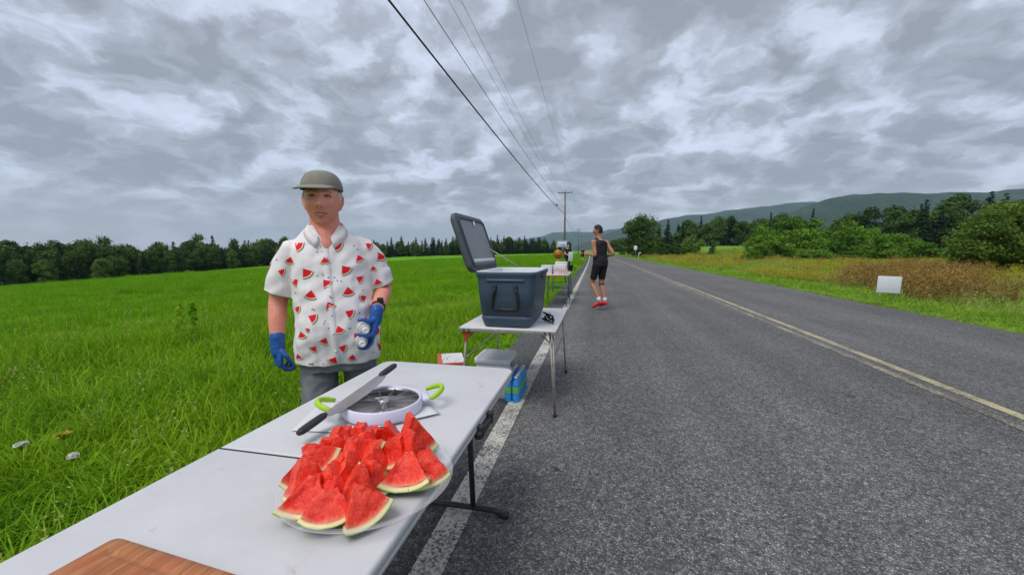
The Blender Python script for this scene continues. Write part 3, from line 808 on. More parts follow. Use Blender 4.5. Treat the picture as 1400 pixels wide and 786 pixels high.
# ------------------------------------------------------------------ near folding table
TZ = .70
ft = tag(empty('folding_table', (-.737, .93, 0)), 'grey white plastic folding table with watermelon, board and slicer on it', 'table')
prof = [(.010, .655), (.004, .657), (.003, .668), (.006, .670), (.006, .673), (.001, .676), (0, .690), (.002, .697), (.007, .6995), (.009, .70)]
def panel(y0, y1, rad):
    mb = MB(); slab(mb, -.348, .348, y0, y1, rad, prof)
    return mb.build('table_panel', 'table_plastic', ft)
panel(-.008, .945, (.045, .045, .003, .003)); panel(-.95, -.0125, (.003, .003, .045, .045))
mb = MB(); mb.box((0, -.0103, .662), (.66, .05, .012)); mb.box((0, -.01025, .683), (.694, .0043, .029)); mb.build('rail_and_seam_shade', 'black_steel', ft)  # rail underneath, plus a thin black strip that stands in for shade in the seam
for s in (1, -1):
    y = s * .82
    mb = MB()
    mb.tube([(-.325, y, .016), (-.27, y, .03), (.27, y, .03), (.325, y, .016)], .0135, 10)
    fr = mb.build('leg_frame', 'black_steel', ft)
    for x in (-.17, .17):
        mb = MB(); mb.tube([(x * .93, y - s * .03, .655), (x, y, .03)], .0135, 10); mb.build('leg', 'black_steel', ft)
        mb = MB(); mb.box((x * 1.92, y, .012), (.045, .035, .024), bevel=.006); mb.build('foot_cap', 'black_plastic', fr)
    mb = MB(); mb.tube([(0, y - s * .03, .60), (0, y - s * .33, .658)], .009, 8); mb.tube([(-.16, y - s * .028, .60), (.16, y - s * .028, .60)], .009, 8)
    mb.build('brace', 'black_steel', ft)
mb = MB(); mb.box((.352, .40, .648), (.026, .17, .026), bevel=.006); mb.box((.352, .345, .655), (.03, .025, .045), bevel=.006); mb.box((.352, .465, .655), (.03, .025, .045), bevel=.006)
mb.build('carry_handle', 'black_plastic', ft)

# cutting board with juice groove
cb_ = tag(empty('cutting_board', (-.912, .552, .7015), R(-5)), 'reddish wooden cutting board with juice groove at the near end of the table', 'cutting board')
mb = MB(); W_, L_ = .34, .46
o_ = lambda i, z: rrect(0 + i, W_ - i, -L_ + i, 0 - i, [max(.002, .018 - i)] * 4, z, 4)
mb.loft([o_(.004, 0), o_(0, .004), o_(0, .018), o_(.004, .022), o_(.026, .022), o_(.030, .0185), o_(.036, .0185), o_(.040, .022), o_(.045, .022)])
mb.build('board', 'board_wood', cb_)

# paper under the slicer
def sheet(corners, seed, label, n=14, z0=.7012):
    A, B, C_, D = [Vector(c) for c in corners]; mb = MB(); V = []; Fs = []
    for i in range(n + 1):
        for j in range(n + 1):
            u, v = i / n, j / n
            p = (A * (1 - u) + B * u) * (1 - v) + (D * (1 - u) + C_ * u) * v
            e = min(u, v, 1 - u, 1 - v)
            V.append((p.x, p.y, z0 + .0012 + (.007 * max(0, .12 - e) / .12 if seed % 2 else 0) * (noise.noise((u * 4, v * 4, seed)) * .5 + .5) + .0006 * noise.noise((u * 9, v * 9, seed))))
    for i in range(n):
        for j in range(n): Fs.append((i * (n + 1) + j, (i + 1) * (n + 1) + j, (i + 1) * (n + 1) + j + 1, i * (n + 1) + j + 1))
    mb.add(V, Fs, 0, True)
    o = mb.build('paper_sheet', 'paper'); tag(o, label, 'paper')
    sd = o.modifiers.new('t', 'SOLIDIFY'); sd.thickness = .0007
sheet([(-.95, 1.05), (-.70, 1.08), (-.74, 1.33), (-1.02, 1.29)], 1, 'crumpled white paper sheet under the left handle of the slicer')
sheet([(-.71, 1.095), (-.53, 1.27), (-.70, 1.42), (-.88, 1.25)], 2, 'white paper sheet whose corner shows right of the slicer', z0=.7085)

# round slicer
sl = tag(empty('fruit_slicer', (-.742, 1.255, .7115), R(33)), 'round white slicer with steel blades and two lime green handles', 'slicer')
mb = MB(); mb.lathe([(.128, 0), (.137, 0), (.139, .004), (.137, .036), (.134, .040), (.130, .040), (.127, .036), (.126, .004), (.128, 0)], 64); mb.build('ring', 'slicer_white', sl)
mb = MB(); mb.lathe([(.1255, .004), (.1255, .034), (.1235, .034), (.1235, .004), (.1255, .004)], 64); mb.build('inner_band', 'steel_dark', sl)
hub = MB(); hub.lathe([(.0, .036), (.016, .036), (.018, .034), (.018, .004), (.014, .0), (.012, .0), (.012, .03), (0, .03)], 24); hub.build('hub', 'steel', sl)
mb0 = MB(); mb0.add([(.017, -.0009, .005), (.124, -.0009, .002), (.124, -.0009, .033), (.017, -.0009, .029), (.017, .0009, .005), (.124, .0009, .002), (.124, .0009, .033), (.017, .0009, .029)],
                    [(0, 1, 2, 3), (7, 6, 5, 4), (0, 4, 5, 1), (1, 5, 6, 2), (2, 6, 7, 3), (3, 7, 4, 0)])
me_b = mb0.mesh('blade', 'steel')
for k in range(12): obj('blade', me_b, sl, rot=(0, 0, 2 * math.pi * k / 12 + .1))
for s in (1, -1):
    mb = MB(); mb.box((s * .148, 0, .026), (.032, .075, .016), bevel=.006)
    ta = mb.build('handle_tab', 'slicer_white', sl)
    arc = [(s * (.158 + .055 * math.sin(a)), .052 * math.cos(a) * 1.0, .034 + .022 * math.sin(a)) for a in np.linspace(.05, math.pi - .05, 13)]
    mb = MB(); mb.tube(arc, [.007, .009, .010, .010, .010, .011, .011, .011, .010, .010, .010, .009, .007], 12, flat=.8, up=(0, 0, 1)); mb.build('handle', 'lime_plastic', sl)

# two-handled knife across the slicer
A = Vector((-.856, .972, .740)); B = Vector((-.812, 1.476, .806)); ax = (B - A).normalized(); L_ = (B - A).length
kn = tag(empty('two_handled_knife', A), 'long steel knife with a black handle at each end lying across the slicer', 'knife')
zq = ax.to_track_quat('Y', 'Z'); kn.rotation_mode = 'QUATERNION'; kn.rotation_quaternion = zq
mb = MB(); bl = []
for k in range(25):
    u = k / 24; y = .105 + (L_ - .20) * u; w0 = -.022 - .026 * math.sin(math.pi * min(1, u * 1.02)) ** .6; w1 = .010
    bl.append([(w0 * -1, y, -.0002), (.5 * -w0 + -.5 * w1, y, .0011), (-w1, y, .0012), (-w1, y, -.0012), (.5 * -w0 - .5 * w1, y, -.0011)])
mb.loft(bl, smooth=False); mb.build('blade', 'steel', kn)
for (a, b_) in ((0.0, .112), (L_ - .104, L_)):
    rings = []
    for k in range(11):
        u = k / 10; w_ = .0125 + .0035 * math.sin(u * math.pi); e = 1 if 0 < k < 10 else .7
        y = a + (b_ - a) * u
        rings.append([(w_ * e * math.cos(q_), y, .0105 * e * math.sin(q_)) for q_ in np.linspace(0, 2 * math.pi, 14, endpoint=False)])
    mb = MB(); mb.loft(rings); mb.build('handle', 'black_plastic', kn)

# serving tray
ty = tag(empty('serving_plate', (-.532, .828, .7012)), 'clear plastic serving plate heaped with watermelon wedges', 'plate')
mb = MB(); mb.lathe([(.0, .003), (.10, .003), (.150, .004), (.160, .008), (.178, .026), (.184, .030), (.198, .034), (.200, .033), (.200, .031), (.186, .027), (.180, .023), (.163, .004), (.152, .0), (.0, .0)], 72)
mb.build('dish', 'clear_plastic', ty)
mb = MB(); mb.lathe([(.1985, .0315), (.2005, .0335), (.2015, .0325), (.1995, .0305), (.1985, .0315)], 72); mb.build('rim', 'clear_plastic', ty)

# watermelon wedges
def wedge(seed, Rr, al, th, taper=.3):
    """sector with its point up and its rind below; flesh and rind as separate meshes"""
    rs_ = np.random.default_rng(seed); bm = MB(); na_, nr = 14, 12
    sk, bow, tw, blunt = rs_.normal(0, .16), rs_.normal(0, .10), rs_.normal(0, .22), rs_.uniform(.06, .30)
    aL, aR = al * rs_.uniform(.75, 1.15), al * rs_.uniform(.75, 1.15)
    def pt(rf, ph, side, wob=1.):
        ph = ph * (aR / al if ph > 0 else aL / al)
        r = Rr * (blunt * .6 + rf * (1 - blunt * .6)); x = r * math.sin(ph); z = Rr - r * math.cos(ph)
        x += sk * (z - 0) * .5 + blunt * .08 * math.copysign(1, ph) * (1 - rf) * .2
        y = side * th * .5 * (1 - taper + taper * rf * 1.4) + bow * x * x / Rr * 2 + tw * x * (z / Rr - .4) + sk * .4 * z
        n1 = noise.noise((x * 30 + seed * 3.7, side * 2.3 + seed, z * 30)); n2 = noise.noise((x * 110 + seed, side * 5., z * 110)); n3 = noise.noise((x * 55 + seed, side * 7., z * 55 + 9))
        y += side * wob * (.0062 * n1 + .0030 * n3 + .0020 * n2)
        k = wob * (1 if rf > .05 else .4)
        return (x + k * (.0036 * n3 + .002 * n2), y, z + k * (.0040 * n1 + .0018 * n2))
    def grid(r0, r1, n_r, wob, mi_face, mi_out):
        rings = []; rads = []
        mbx = MB(); V = []; rad = []; Fs = []; mi = []
        idx = {}
        for side in (-1, 1):
            for i in range(n_r + 1):
                for j in range(na_ + 1):
                    f = i / n_r; rf = max(.02, r0 + (r1 - r0) * f); ph = al * (2 * j / na_ - 1)
                    idx[side, i, j] = len(V); V.append(pt(rf, ph, side, wob)); rad.append(f if r0 > .5 else rf / r1)
        for i in range(n_r):
            for j in range(na_):
                Fs.append((idx[-1, i, j], idx[-1, i, j + 1], idx[-1, i + 1, j + 1], idx[-1, i + 1, j])); mi.append(mi_face)
                Fs.append((idx[1, i, j], idx[1, i + 1, j], idx[1, i + 1, j + 1], idx[1, i, j + 1])); mi.append(mi_face)
            for j, (a_, b_) in ((0, (-1, 1)), (na_, (1, -1))):
                Fs.append((idx[a_, i, j], idx[a_, i + 1, j], idx[b_, i + 1, j], idx[b_, i, j])); mi.append(mi_face)
        for j in range(na_):
            Fs.append((idx[-1, n_r, j], idx[-1, n_r, j + 1], idx[1, n_r, j + 1], idx[1, n_r, j])); mi.append(mi_out)
            Fs.append((idx[-1, 0, j], idx[1, 0, j], idx[1, 0, j + 1], idx[-1, 0, j + 1])); mi.append(mi_face)
        return V, Fs, mi, rad
    out_ = []
    for nm, (r0, r1, n_r, wob, mf, mo, mats) in {'flesh': (0., .865, nr, 1., 0, 0, ['flesh_red']), 'rind': (.865, 1., 5, .35, 0, 1, ['rind', 'melon_skin'])}.items():
        V, Fs, mi, rad = grid(r0, r1, n_r, wob, mf, mo)
        me = bpy.data.meshes.new(nm); me.from_pydata(V, [], Fs)
        for m_ in mats: me.materials.append(MATS[m_])
        me.polygons.foreach_set('material_index', mi); me.polygons.foreach_set('use_smooth', [True] * len(Fs))
        a_ = me.attributes.new('rad', 'FLOAT', 'POINT'); a_.data.foreach_set('value', rad)
        me.update(); out_.append(me)
        bmm = bmesh.new(); bmm.from_mesh(me); bmesh.ops.recalc_face_normals(bmm, faces=bmm.faces)
        for e_ in bmm.edges:
            if len(e_.link_faces) == 2 and e_.calc_face_angle(0) > .7: e_.smooth = False
        bmm.to_mesh(me); bmm.free()
    return out_
# x, y, lift, radius, half angle, thickness, yaw (0 faces down the road towards us), lean back, roll, label
MID = 'red watermelon wedge packed inside the heap on the plate'
SL = [
 (-.535, .665, .004, .104, 40, .034, 32, -34, 6, 'frontmost watermelon wedge, flat side up, at the near rim of the plate'),
 (-.455, .705, .002, .108, 33, .040, 52, -22, -16, 'watermelon wedge with dark green skin showing, right of the frontmost wedge'),
 (-.617, .690, .002, .112, 36, .042, 22, -20, 10, 'watermelon wedge at the near left rim, left of the frontmost wedge'),
 (-.673, .772, .004, .108, 30, .046, 8, -10, 8, 'watermelon wedge at the left rim of the plate'),
 (-.632, .806, .046, .100, 34, .040, 64, -30, -28, 'watermelon wedge lying on top with its pale rind facing left'),
 (-.672, .905, .006, .120, 26, .042, 20, -2, 8, 'pointed watermelon wedge at the back left of the heap'),
 (-.640, .866, .012, .112, 28, .040, 48, -4, -6, MID),
 (-.620, .946, .010, .122, 25, .042, 12, 2, 4, 'pointed watermelon wedge in the back row, second from the left'),
 (-.578, .930, .014, .118, 30, .044, 40, 2, 0, 'watermelon wedge in the middle of the back row'),
 (-.540, .960, .010, .120, 28, .044, 24, 2, -4, 'watermelon wedge in the back row left of the tallest'),
 (-.478, .958, .016, .142, 27, .050, 44, 0, -4, 'tallest watermelon wedge at the back right of the heap'),
 (-.452, .905, .006, .130, 26, .044, 58, -4, -2, 'tall watermelon wedge just in front of the tallest one'),
 (-.450, .822, .002, .112, 38, .044, 18, -20, 4, 'broad watermelon wedge with yellowish rind facing us right of the middle'),
 (-.388, .856, .002, .112, 32, .038, 34, -14, -8, 'rightmost watermelon wedge standing alone near the right rim'),
 (-.560, .884, .014, .124, 30, .046, 28, -8, 4, 'large watermelon wedge standing in the centre of the heap'),
 (-.498, .792, .002, .104, 22, .040, 60, -12, 6, 'narrow watermelon wedge left of the broad yellow-rinded one'),
 (-.588, .838, .016, .112, 30, .040, 14, -14, -10, MID),
 (-.556, .782, .010, .112, 32, .044, 70, -18, 10, MID),
 (-.572, .738, .008, .106, 28, .042, -8, -16, -8, MID),
 (-.512, .742, .006, .112, 30, .042, 38, -20, 12, 'watermelon wedge right behind the two front wedges'),
 (-.528, .826, .018, .108, 30, .042, 48, -10, 8, MID),
 (-.668, .840, .012, .112, 28, .044, 36, -12, 12, MID),
 (-.630, .742, .010, .112, 30, .044, 58, -16, -6, 'watermelon wedge between the left rim wedge and the frontmost one'),
 (-.508, .880, .010, .118, 28, .044, 10, -6, 6, MID),
 (-.600, .778, .030, .092, 26, .036, -30, -24, 18, MID), (-.545, .860, .052, .088, 30, .036, 75, -30, -20, MID), (-.596, .892, .050, .086, 26, .034, -14, -26, 22, MID),
 (-.484, .862, .030, .090, 27, .038, -22, -16, -14, MID), (-.652, .880, .040, .088, 28, .036, 66, -20, 14, MID), (-.540, .712, .014, .090, 26, .036, 78, -26, 16, MID), (-.560, .806, .046, .084, 30, .034, 10, -36, -16, MID),
]
for k, (x, y, lift, rr_, al, th, yaw, lean, roll, lab) in enumerate(SL):
    e = tag(empty('watermelon_wedge', (x, y, .7075 + lift)), lab, 'watermelon', 'watermelon wedges on the plate')
    e.rotation_euler = Euler((R(lean), R(roll), R(yaw)), 'XYZ')
    f_, r_ = wedge(k + 1, rr_ * .86, R(al) * 1.05, th * 1.16)
    obj('flesh', f_, e); obj('rind', r_, e)

# ------------------------------------------------------------------ camp table with cooler
ct = tag(empty('camp_table', (-.67, 3.53, 0)), 'small white folding table with thin metal legs under the blue cooler', 'table')
mb = MB(); slab(mb, -.385, .385, -.60, .60, (.02,) * 4, [(.004, .652), (0, .655), (0, .676), (.003, .68)]); mb.build('table_top', 'table_plastic', ct)
mb = MB()
for (x0, x1, y0, y1) in ((-.388, .388, -.604, -.597), (-.388, .388, .597, .604), (-.389, -.382, -.6, .6), (.382, .389, -.6, .6)):
    mb.box(((x0 + x1) / 2, (y0 + y1) / 2, .661), (x1 - x0, y1 - y0, .030), bevel=.002)
rim_ = mb.build('rim', 'aluminium', ct)
for x in (-.34, -.30, .30, .34):
    mb = MB(); mb.lathe([(.0, 0), (.007, 0), (.008, .002), (.005, .004), (0, .004)], 10, (x, -.6045, .660), rot=Matrix.Rotation(R(90), 3, 'X')); mb.build('screw', 'black_steel', rim_)
for sx_ in (-1, 1):
    for sy_ in (-1, 1):
        mb = MB(); x = sx_ * .335; y = sy_ * .55
        mb.tube([(x, y, .655), (x + sx_ * .045, y + sy_ * .02, .0)], .0085, 8)
        if sx_ > 0 and sy_ < 0: mb.tube([(x + .022, y, .655), (x + sx_ * .05, y + sy_ * .02, .0)], .007, 8)
        lg = mb.build('leg', 'aluminium', ct)
        mb = MB(); mb.lathe([(0, 0), (.016, 0), (.016, .018), (.011, .03), (0, .03)], 10, (x + sx_ * .045, y + sy_ * .02, 0)); mb.build('foot_cap', 'black_plastic', lg)
    mb = MB(); mb.tube([(sx_ * .352, -.55, .42), (sx_ * .352, .55, .42)], .007, 6); mb.build('crossbar', 'aluminium', ct)
    mb = MB(); mb.tube([(sx_ * .345, -.553, .57), (sx_ * .25, -.556, .650)], .006, 6); mb.tube([(sx_ * .345, .553, .57), (sx_ * .25, .556, .650)], .006, 6); mb.build('brace', 'aluminium', ct)
mb = MB(); mb.add([(-.36, -.585, .648), (-.27, -.585, .648), (-.345, -.585, .56), (-.36, -.575, .648), (-.27, -.575, .648), (-.345, -.575, .56)], [(0, 1, 2), (5, 4, 3), (0, 3, 4, 1), (1, 4, 5, 2), (2, 5, 3, 0)])
mb.build('corner_bracket', 'orange_paint', ct)

co_ = tag(empty('cooler', (-.68, 3.32, .682)), 'dark blue hard cooler with its grey lid propped open', 'cooler')
# body: tapered shell, hollow, with a flat near end
mb = MB()
HX, HY = .215, .365
def cr(z, gx, gy, r=.055, n=6): return rrect(-gx, gx, -gy, gy, (r,) * 4, z, n)
mb.loft([cr(.0, .175, .325, .04), cr(.012, .192, .342), cr(.06, .205, .353), cr(.085, .208, .357), cr(.088, .202, .351), cr(.094, .202, .351), cr(.097, .209, .358), cr(.30, .226, .374), cr(.375, .232, .380), cr(.40, .236, .384), cr(.415, .244, .392), cr(.432, .244, .392), cr(.437, .240, .388),
         cr(.437, .205, .355, .03), cr(.43, .200, .350, .03), cr(.06, .175, .325, .03)])
mb.build('body', 'cooler_blue', co_)
mb = MB(); mb.loft([cr(.4375, .240, .388), cr(.4415, .238, .386), cr(.4415, .206, .356, .03), cr(.43, .1985, .3485, .03), cr(.07, .172, .322, .03)], cap=False); mb.add(cr(.068, .1735, .3235, .03), [tuple(range(28))]); mb.build('liner', 'cooler_liner', co_)
mb = MB(); mb.box((0.0, -.374, .372), (.30, .03, .022), rot=(R(4), 0, 0), bevel=.008); mb.build('ledge', 'cooler_blue', co_)
tl = R(-4.6)
mb = MB(); mb.box((0, -.3685, .225), (.215, .006, .165), rot=(tl, 0, 0), bevel=.002); rc = mb.build('recess_shade_plate', 'cooler_dark', co_)  # flat plate; its darker colour stands in for the shade of a handle recess
mb = MB()
fx = lambda x, z, o=.016: (x, -.3555 - o - .082 * (z - .1) * .95, z)
mb.tube([fx(-.080, .305), fx(-.088, .285), fx(-.098, .245), fx(-.104, .16), fx(-.100, .148), fx(0, .145), fx(.100, .148), fx(.104, .16), fx(.098, .245), fx(.088, .285), fx(.080, .305)], .0115, 10)
mb.box(fx(-.082, .315, .010), (.03, .022, .05), bevel=.005); mb.box(fx(.082, .315, .010), (.03, .022, .05), bevel=.005)
mb.build('handle', 'black_plastic', co_)
mb = MB(); mb.box((.238, -.02, .40), (.012, .10, .05), bevel=.004); mb.box((.243, .0, .375), (.010, .03, .02), bevel=.003); mb.build('latch', 'cooler_dark', co_)
# lid hinged on the field side
ld = empty('lid', (-.248, 0, .445)); ld.parent = co_; ld.rotation_euler = (0, R(-109), 0)
mb = MB()
def lr(z, a, b, r): return [(p_[0] + .236, p_[1], p_[2]) for p_ in cr(z, a, b, r)]
mb.loft([lr(0, .236, .384, .06), lr(.004, .244, .392, .06), lr(.035, .244, .392, .06), lr(.052, .232, .380, .07), lr(.060, .205, .352, .07)])
mb.build('lid_shell', 'cooler_lid', ld)
mb = MB(); mb.loft([lr(-.001, .215, .362, .05), lr(-.012, .212, .359, .05), lr(-.012, .196, .343, .04), lr(.0015 - .004, .190, .337, .04)], cap=False); mb.build('lid_gasket', 'cooler_dark', ld)
mb = MB(); mb.add(lr(-.0035, .1905, .3375, .04), [tuple(range(27, -1, -1))]); mb.build('lid_lining', 'lid_liner', ld)
mb = MB(); mb.box((.075, 0, -.010), (.028, .62, .014), bevel=.005); mb.build('lid_rib', 'cooler_liner', ld)
mb = MB(); mb.box((.405, .02, -.012), (.05, .014, .012), rot=(0, 0, R(25)), bevel=.003); mb.build('lid_pull', 'cooler_liner', ld)
mb = MB(); mb.tube([(-.315, .30, .62), (-.03, .365, .447)], .006, 8); mb.build('lid_stay', 'aluminium', co_)
mb = MB()
for y in (-.25, .25): mb.tube([(-.247, y - .05, .436), (-.247, y + .05, .436)], .011, 10)
mb.build('hinge', 'cooler_dark', co_)

# coiled black strap by the cooler
mb = MB(); pts = []
rs_ = random.Random(4)
for k in range(46):
    a = k * .62; rr_ = .026 + .014 * math.sin(k * .9)
    pts.append((rr_ * math.cos(a) + .02 * math.sin(k * .23), rr_ * 1.6 * math.sin(a) + .03 * math.cos(k * .31), .010 + .075 * (k / 46) * (.6 + .4 * math.sin(k * 1.3))))
pts = [(p_[0], p_[1], max(.008, p_[2])) for p_ in pts]
mb.tube(pts + [(.04, -.03, .06), (.06, -.07, .03), (.05, -.11, .008)], .007, 6, flat=.5)
st_ = mb.build('coiled_strap', 'dark_fabric', None, (-.388, 3.28, .681)); tag(st_, 'tangled black strap heaped beside the blue cooler', 'strap')

# white crate and case of blue bottles under the camp table
wc = tag(empty('white_crate', (-.875, 3.42, -.03)), 'white plastic crate with rounded lid under the camp table', 'crate')
mb = MB(); slab(mb, -.15, .15, -.17, .17, (.04,) * 4, [(.03, 0), (.018, .01), (.004, .33)]); mb.build('body', 'white_plastic', wc)
mb = MB(); slab(mb, -.162, .162, -.182, .182, (.045,) * 4, [(.006, .328), (0, .332), (0, .365), (.008, .375), (.02, .378)]); mb.build('lid', 'white_plastic', wc)
for s in (-1, 1):
    mb = MB(); mb.box((s * .158, 0, .30), (.014, .10, .05), bevel=.005); mb.build('clip', 'galvanised', wc)
bt0 = None
bl_ = MB(); bl_.lathe([(0, 0), (.028, 0), (.032, .005), (.032, .06), (.030, .064), (.032, .07), (.032, .15), (.022, .185), (.013, .195), (.013, .203)], 14)
me_l = bl_.mesh('bottle_body', 'blue_liquid')
bl2 = MB(); bl2.lathe([(.0325, .075), (.0330, .077), (.0330, .135), (.0325, .137)], 14); me_lab = bl2.mesh('label_band', 'teal_label')
bl3 = MB(); bl3.lathe([(.0, .222), (.014, .222), (.015, .22), (.015, .203), (.0, .203)], 12); me_cap = bl3.mesh('cap', 'white_plastic')
k = 0
for i in range(2):
    for j in range(6):
        x, y = -.655 - .068 * i, 3.20 + .068 * j
        if x < -.70: x -= .0
        e = tag(empty('blue_bottle', (x + .01, y, .0)), 'small bottle of blue drink standing in the case beside the white crate', 'bottle', 'blue bottles beside the white crate')
        obj('bottle_body', me_l, e); obj('label_band', me_lab, e); obj('cap', me_cap, e); k += 1
# red and white carton in the grass
bx_ = tag(empty('carton', (-1.46, 3.80, 0), R(24)), 'white carton with a red edge lying in the grass left of the camp table', 'carton')
mb = MB(); mb.box((0, 0, .085), (.26, .40, .17), bevel=.003); mb.build('box', 'paper', bx_)
mb = MB(); mb.box((0, 0, .1615), (.266, .406, .022), bevel=.002); mb.build('stripe', 'red_print', bx_)
mb = MB(); mb.box((.02, 0, .1745), (.22, .36, .003)); mb.build('flap', 'paper', bx_)

# ------------------------------------------------------------------ tables further along
def trestle(loc, label, top='table_plastic', L=1.5, W_=.62):
    e = tag(empty('folding_table', loc), label, 'table')
    mb = MB(); slab(mb, -W_ / 2, W_ / 2, -L / 2, L / 2, (.03,) * 4, [(.004, .69), (0, .695), (0, .722), (.005, .73)]); mb.build('table_top', top, e)
    mb = MB(); mb.box((0, -L / 2 - .002, .708), (W_, .006, .030)); mb.build('edge_strip', 'orange_paint', e)
    for s in (-1, 1):
        for sx_ in (-1, 1):
            mb = MB(); mb.tube([(sx_ * W_ * .38, s * L * .40, .69), (sx_ * W_ * .44, s * L * .46, 0)], .014, 8); mb.build('leg', 'galvanised', e)
        mb = MB(); mb.tube([(-W_ * .41, s * L * .432, .32), (W_ * .41, s * L * .432, .32)], .011, 8); mb.build('crossbar', 'galvanised', e)
    return e
mat('pole_steel_blue', (.10, .12, .15), (.14, .16, .19), 10, .5, .4)
t3 = trestle((-.95, 9.75, 0), 'folding table beyond the cooler with white boxes on it', L=1.3, W_=.66)
t4 = trestle((-1.02, 11.6, 0), 'farther folding table behind the one with white boxes', L=1.4, W_=.66)
for e in (t3, t4):
    for c_ in e.children:
        if c_.name.startswith(('leg', 'crossbar')): c_.data.materials[0] = MATS['pole_steel_blue']
def carton(loc, size, rz, label, printm, n):
    e = tag(empty('white_box', loc, rz), label, 'box')
    mb = MB(); mb.box((0, 0, size[2] / 2), size, bevel=.004); mb.build('box', 'paper', e)
    mb = MB(); rr_ = random.Random(n)
    for k in range(n):
        x = -size[0] * .4 + size[0] * .8 * k / max(1, n - 1)
        mb.box((x, -size[1] / 2 - .001, size[2] * rr_.uniform(.35, .6)), (size[0] * .045, .002, size[2] * rr_.uniform(.3, .6)))
    mb.build('print', printm, e); return e
carton((-1.13, 9.4, .731), (.26, .30, .21), R(-4), 'white box with grey print at the left of the table beyond the cooler', 'grey_print', 5)
carton((-.83, 9.38, .731), (.30, .28, .22), R(3), 'white box with red print on the table beyond the cooler', 'red_print', 7)
carton((-.98, 11.4, .731), (.34, .30, .24), R(5), 'white box on the farther table behind the printed boxes', 'grey_print', 4)
bd = tag(empty('dark_tub', (-.70, 11.0, .731)), 'dark tub at the right end of the farther table', 'tub')
mb = MB(); mb.lathe([(0, 0), (.07, 0), (.085, .14), (.09, .142), (.09, .15), (.078, .15), (.066, .01), (0, .01)], 20); mb.build('tub_body', 'black_plastic', bd)
mb = MB(); mb.lathe([(0, .152), (.088, .152), (.092, .158), (.05, .166), (0, .168)], 20); mb.build('lid', 'dark_fabric', bd)
oc = tag(empty('orange_cone', (-1.30, 9.95, .731)), 'small orange cone on the table just beyond the cooler', 'cone')
mb = MB(); mb.lathe([(.05, 0), (.05, .006), (.032, .008), (.008, .13), (0, .132)], 18); mb.build('cone', 'orange_paint', oc)
mb = MB(); mb.lathe([(.0262, .04), (.0200, .068)], 18); mb.build('band', 'paper', oc)

# golden disc on a yellow stake, arrow sign
gd = tag(empty('golden_disc', (-1.52, 16.2, terr(-1.5, 16.2))), 'round golden disc on a yellow stake beside the utility pole', 'disc')
mb = MB(); mb.lathe([(0, -.045), (.05, -.04), (.09, -.018), (.16, -.012), (.185, 0), (.19, .012), (.185, .022), (.15, .02), (0, .02)], 40, (0, -.02, 1.17), rot=Matrix.Rotation(R(90), 3, 'X') @ Matrix.Rotation(R(180), 3, 'X')); mb.build('disc', 'gold', gd)
mb = MB(); mb.tube([(0, .01, -.1), (0, .01, 1.25)], .018, 8); mb.build('stake', 'yellow_paint', gd)
mb = MB(); mb.box((0, -.045, .92), (.05, .012, .12)); mb.build('tag', 'yellow_paint', gd)
sg = tag(empty('arrow_sign', (-1.66, 19.8, terr(-1.66, 19.8))), 'small white sign with a blue arrow above the golden disc', 'sign')
mb = MB(); mb.tube([(0, .03, -.1), (0, .03, 2.0)], .016, 8); mb.build('post', 'wood_pole', sg)
mb = MB(); mb.box((0, 0, 1.66), (.44, .012, .34), rot=(0, 0, R(-6)), bevel=.003); mb.build('panel', 'sign_white', sg)
mb = MB(); mb.box((-.02, 0, 1.60), (.24, .016, .035)); mb.box((.10, 0, 1.625), (.11, .016, .03), rot=(0, R(40), 0)); mb.box((.10, 0, 1.575), (.11, .016, .03), rot=(0, R(-40), 0)); mb.box((0, 0, 1.80), (.42, .016, .035)); mb.box((0, 0, 1.515), (.42, .016, .03)); mb.build('arrow', 'blue_print', sg, rot=(0, 0, R(-6)))
mb = MB(); mb.box((-.245, .03, 1.64), (.05, .012, .36), rot=(0, 0, R(-40))); mb.build('side_panel', 'yellow_paint', sg)

# blank sign on the right verge
bs = tag(empty('verge_sign', (7.4, 11.95, terr(7.4, 11.95)), R(-10)), 'blank white sign board standing in the grass right of the road', 'sign')
mb = MB(); mb.box((0, 0, .50), (.48, .012, .43), rot=(0, R(2), 0), bevel=.002); mb.build('panel', 'sign_white', bs)
for s in (-1, 1):
    mb = MB(); mb.tube([(s * .16, .010, -.15), (s * .16, .010, .42)], .004, 6); mb.build('wire_leg', 'galvanised', bs)
# far roadside sign and marker post
fs = tag(empty('road_sign', (7.4, 80, -.1)), 'small white road sign on a post below the tall roadside tree', 'sign')
mb = MB(); mb.tube([(0, .03, -.2), (0, .03, 2.2)], .035, 8); mb.build('post', 'galvanised', fs)
mb = MB(); mb.box((0, 0, 1.95), (.62, .02, .78), bevel=.005); mb.build('panel', 'sign_white', fs)
fm = tag(empty('marker_post', (7.75, 77, -.1)), 'low white marker post beside the far road sign', 'post')
mb = MB(); mb.box((0, 0, .5), (.12, .05, 1.2), bevel=.01); mb.build('post', 'sign_white', fm)
mb = MB(); mb.box((.18, -.03, 1.02), (.5, .02, .16), bevel=.004); mb.build('plate', 'paper', fm)
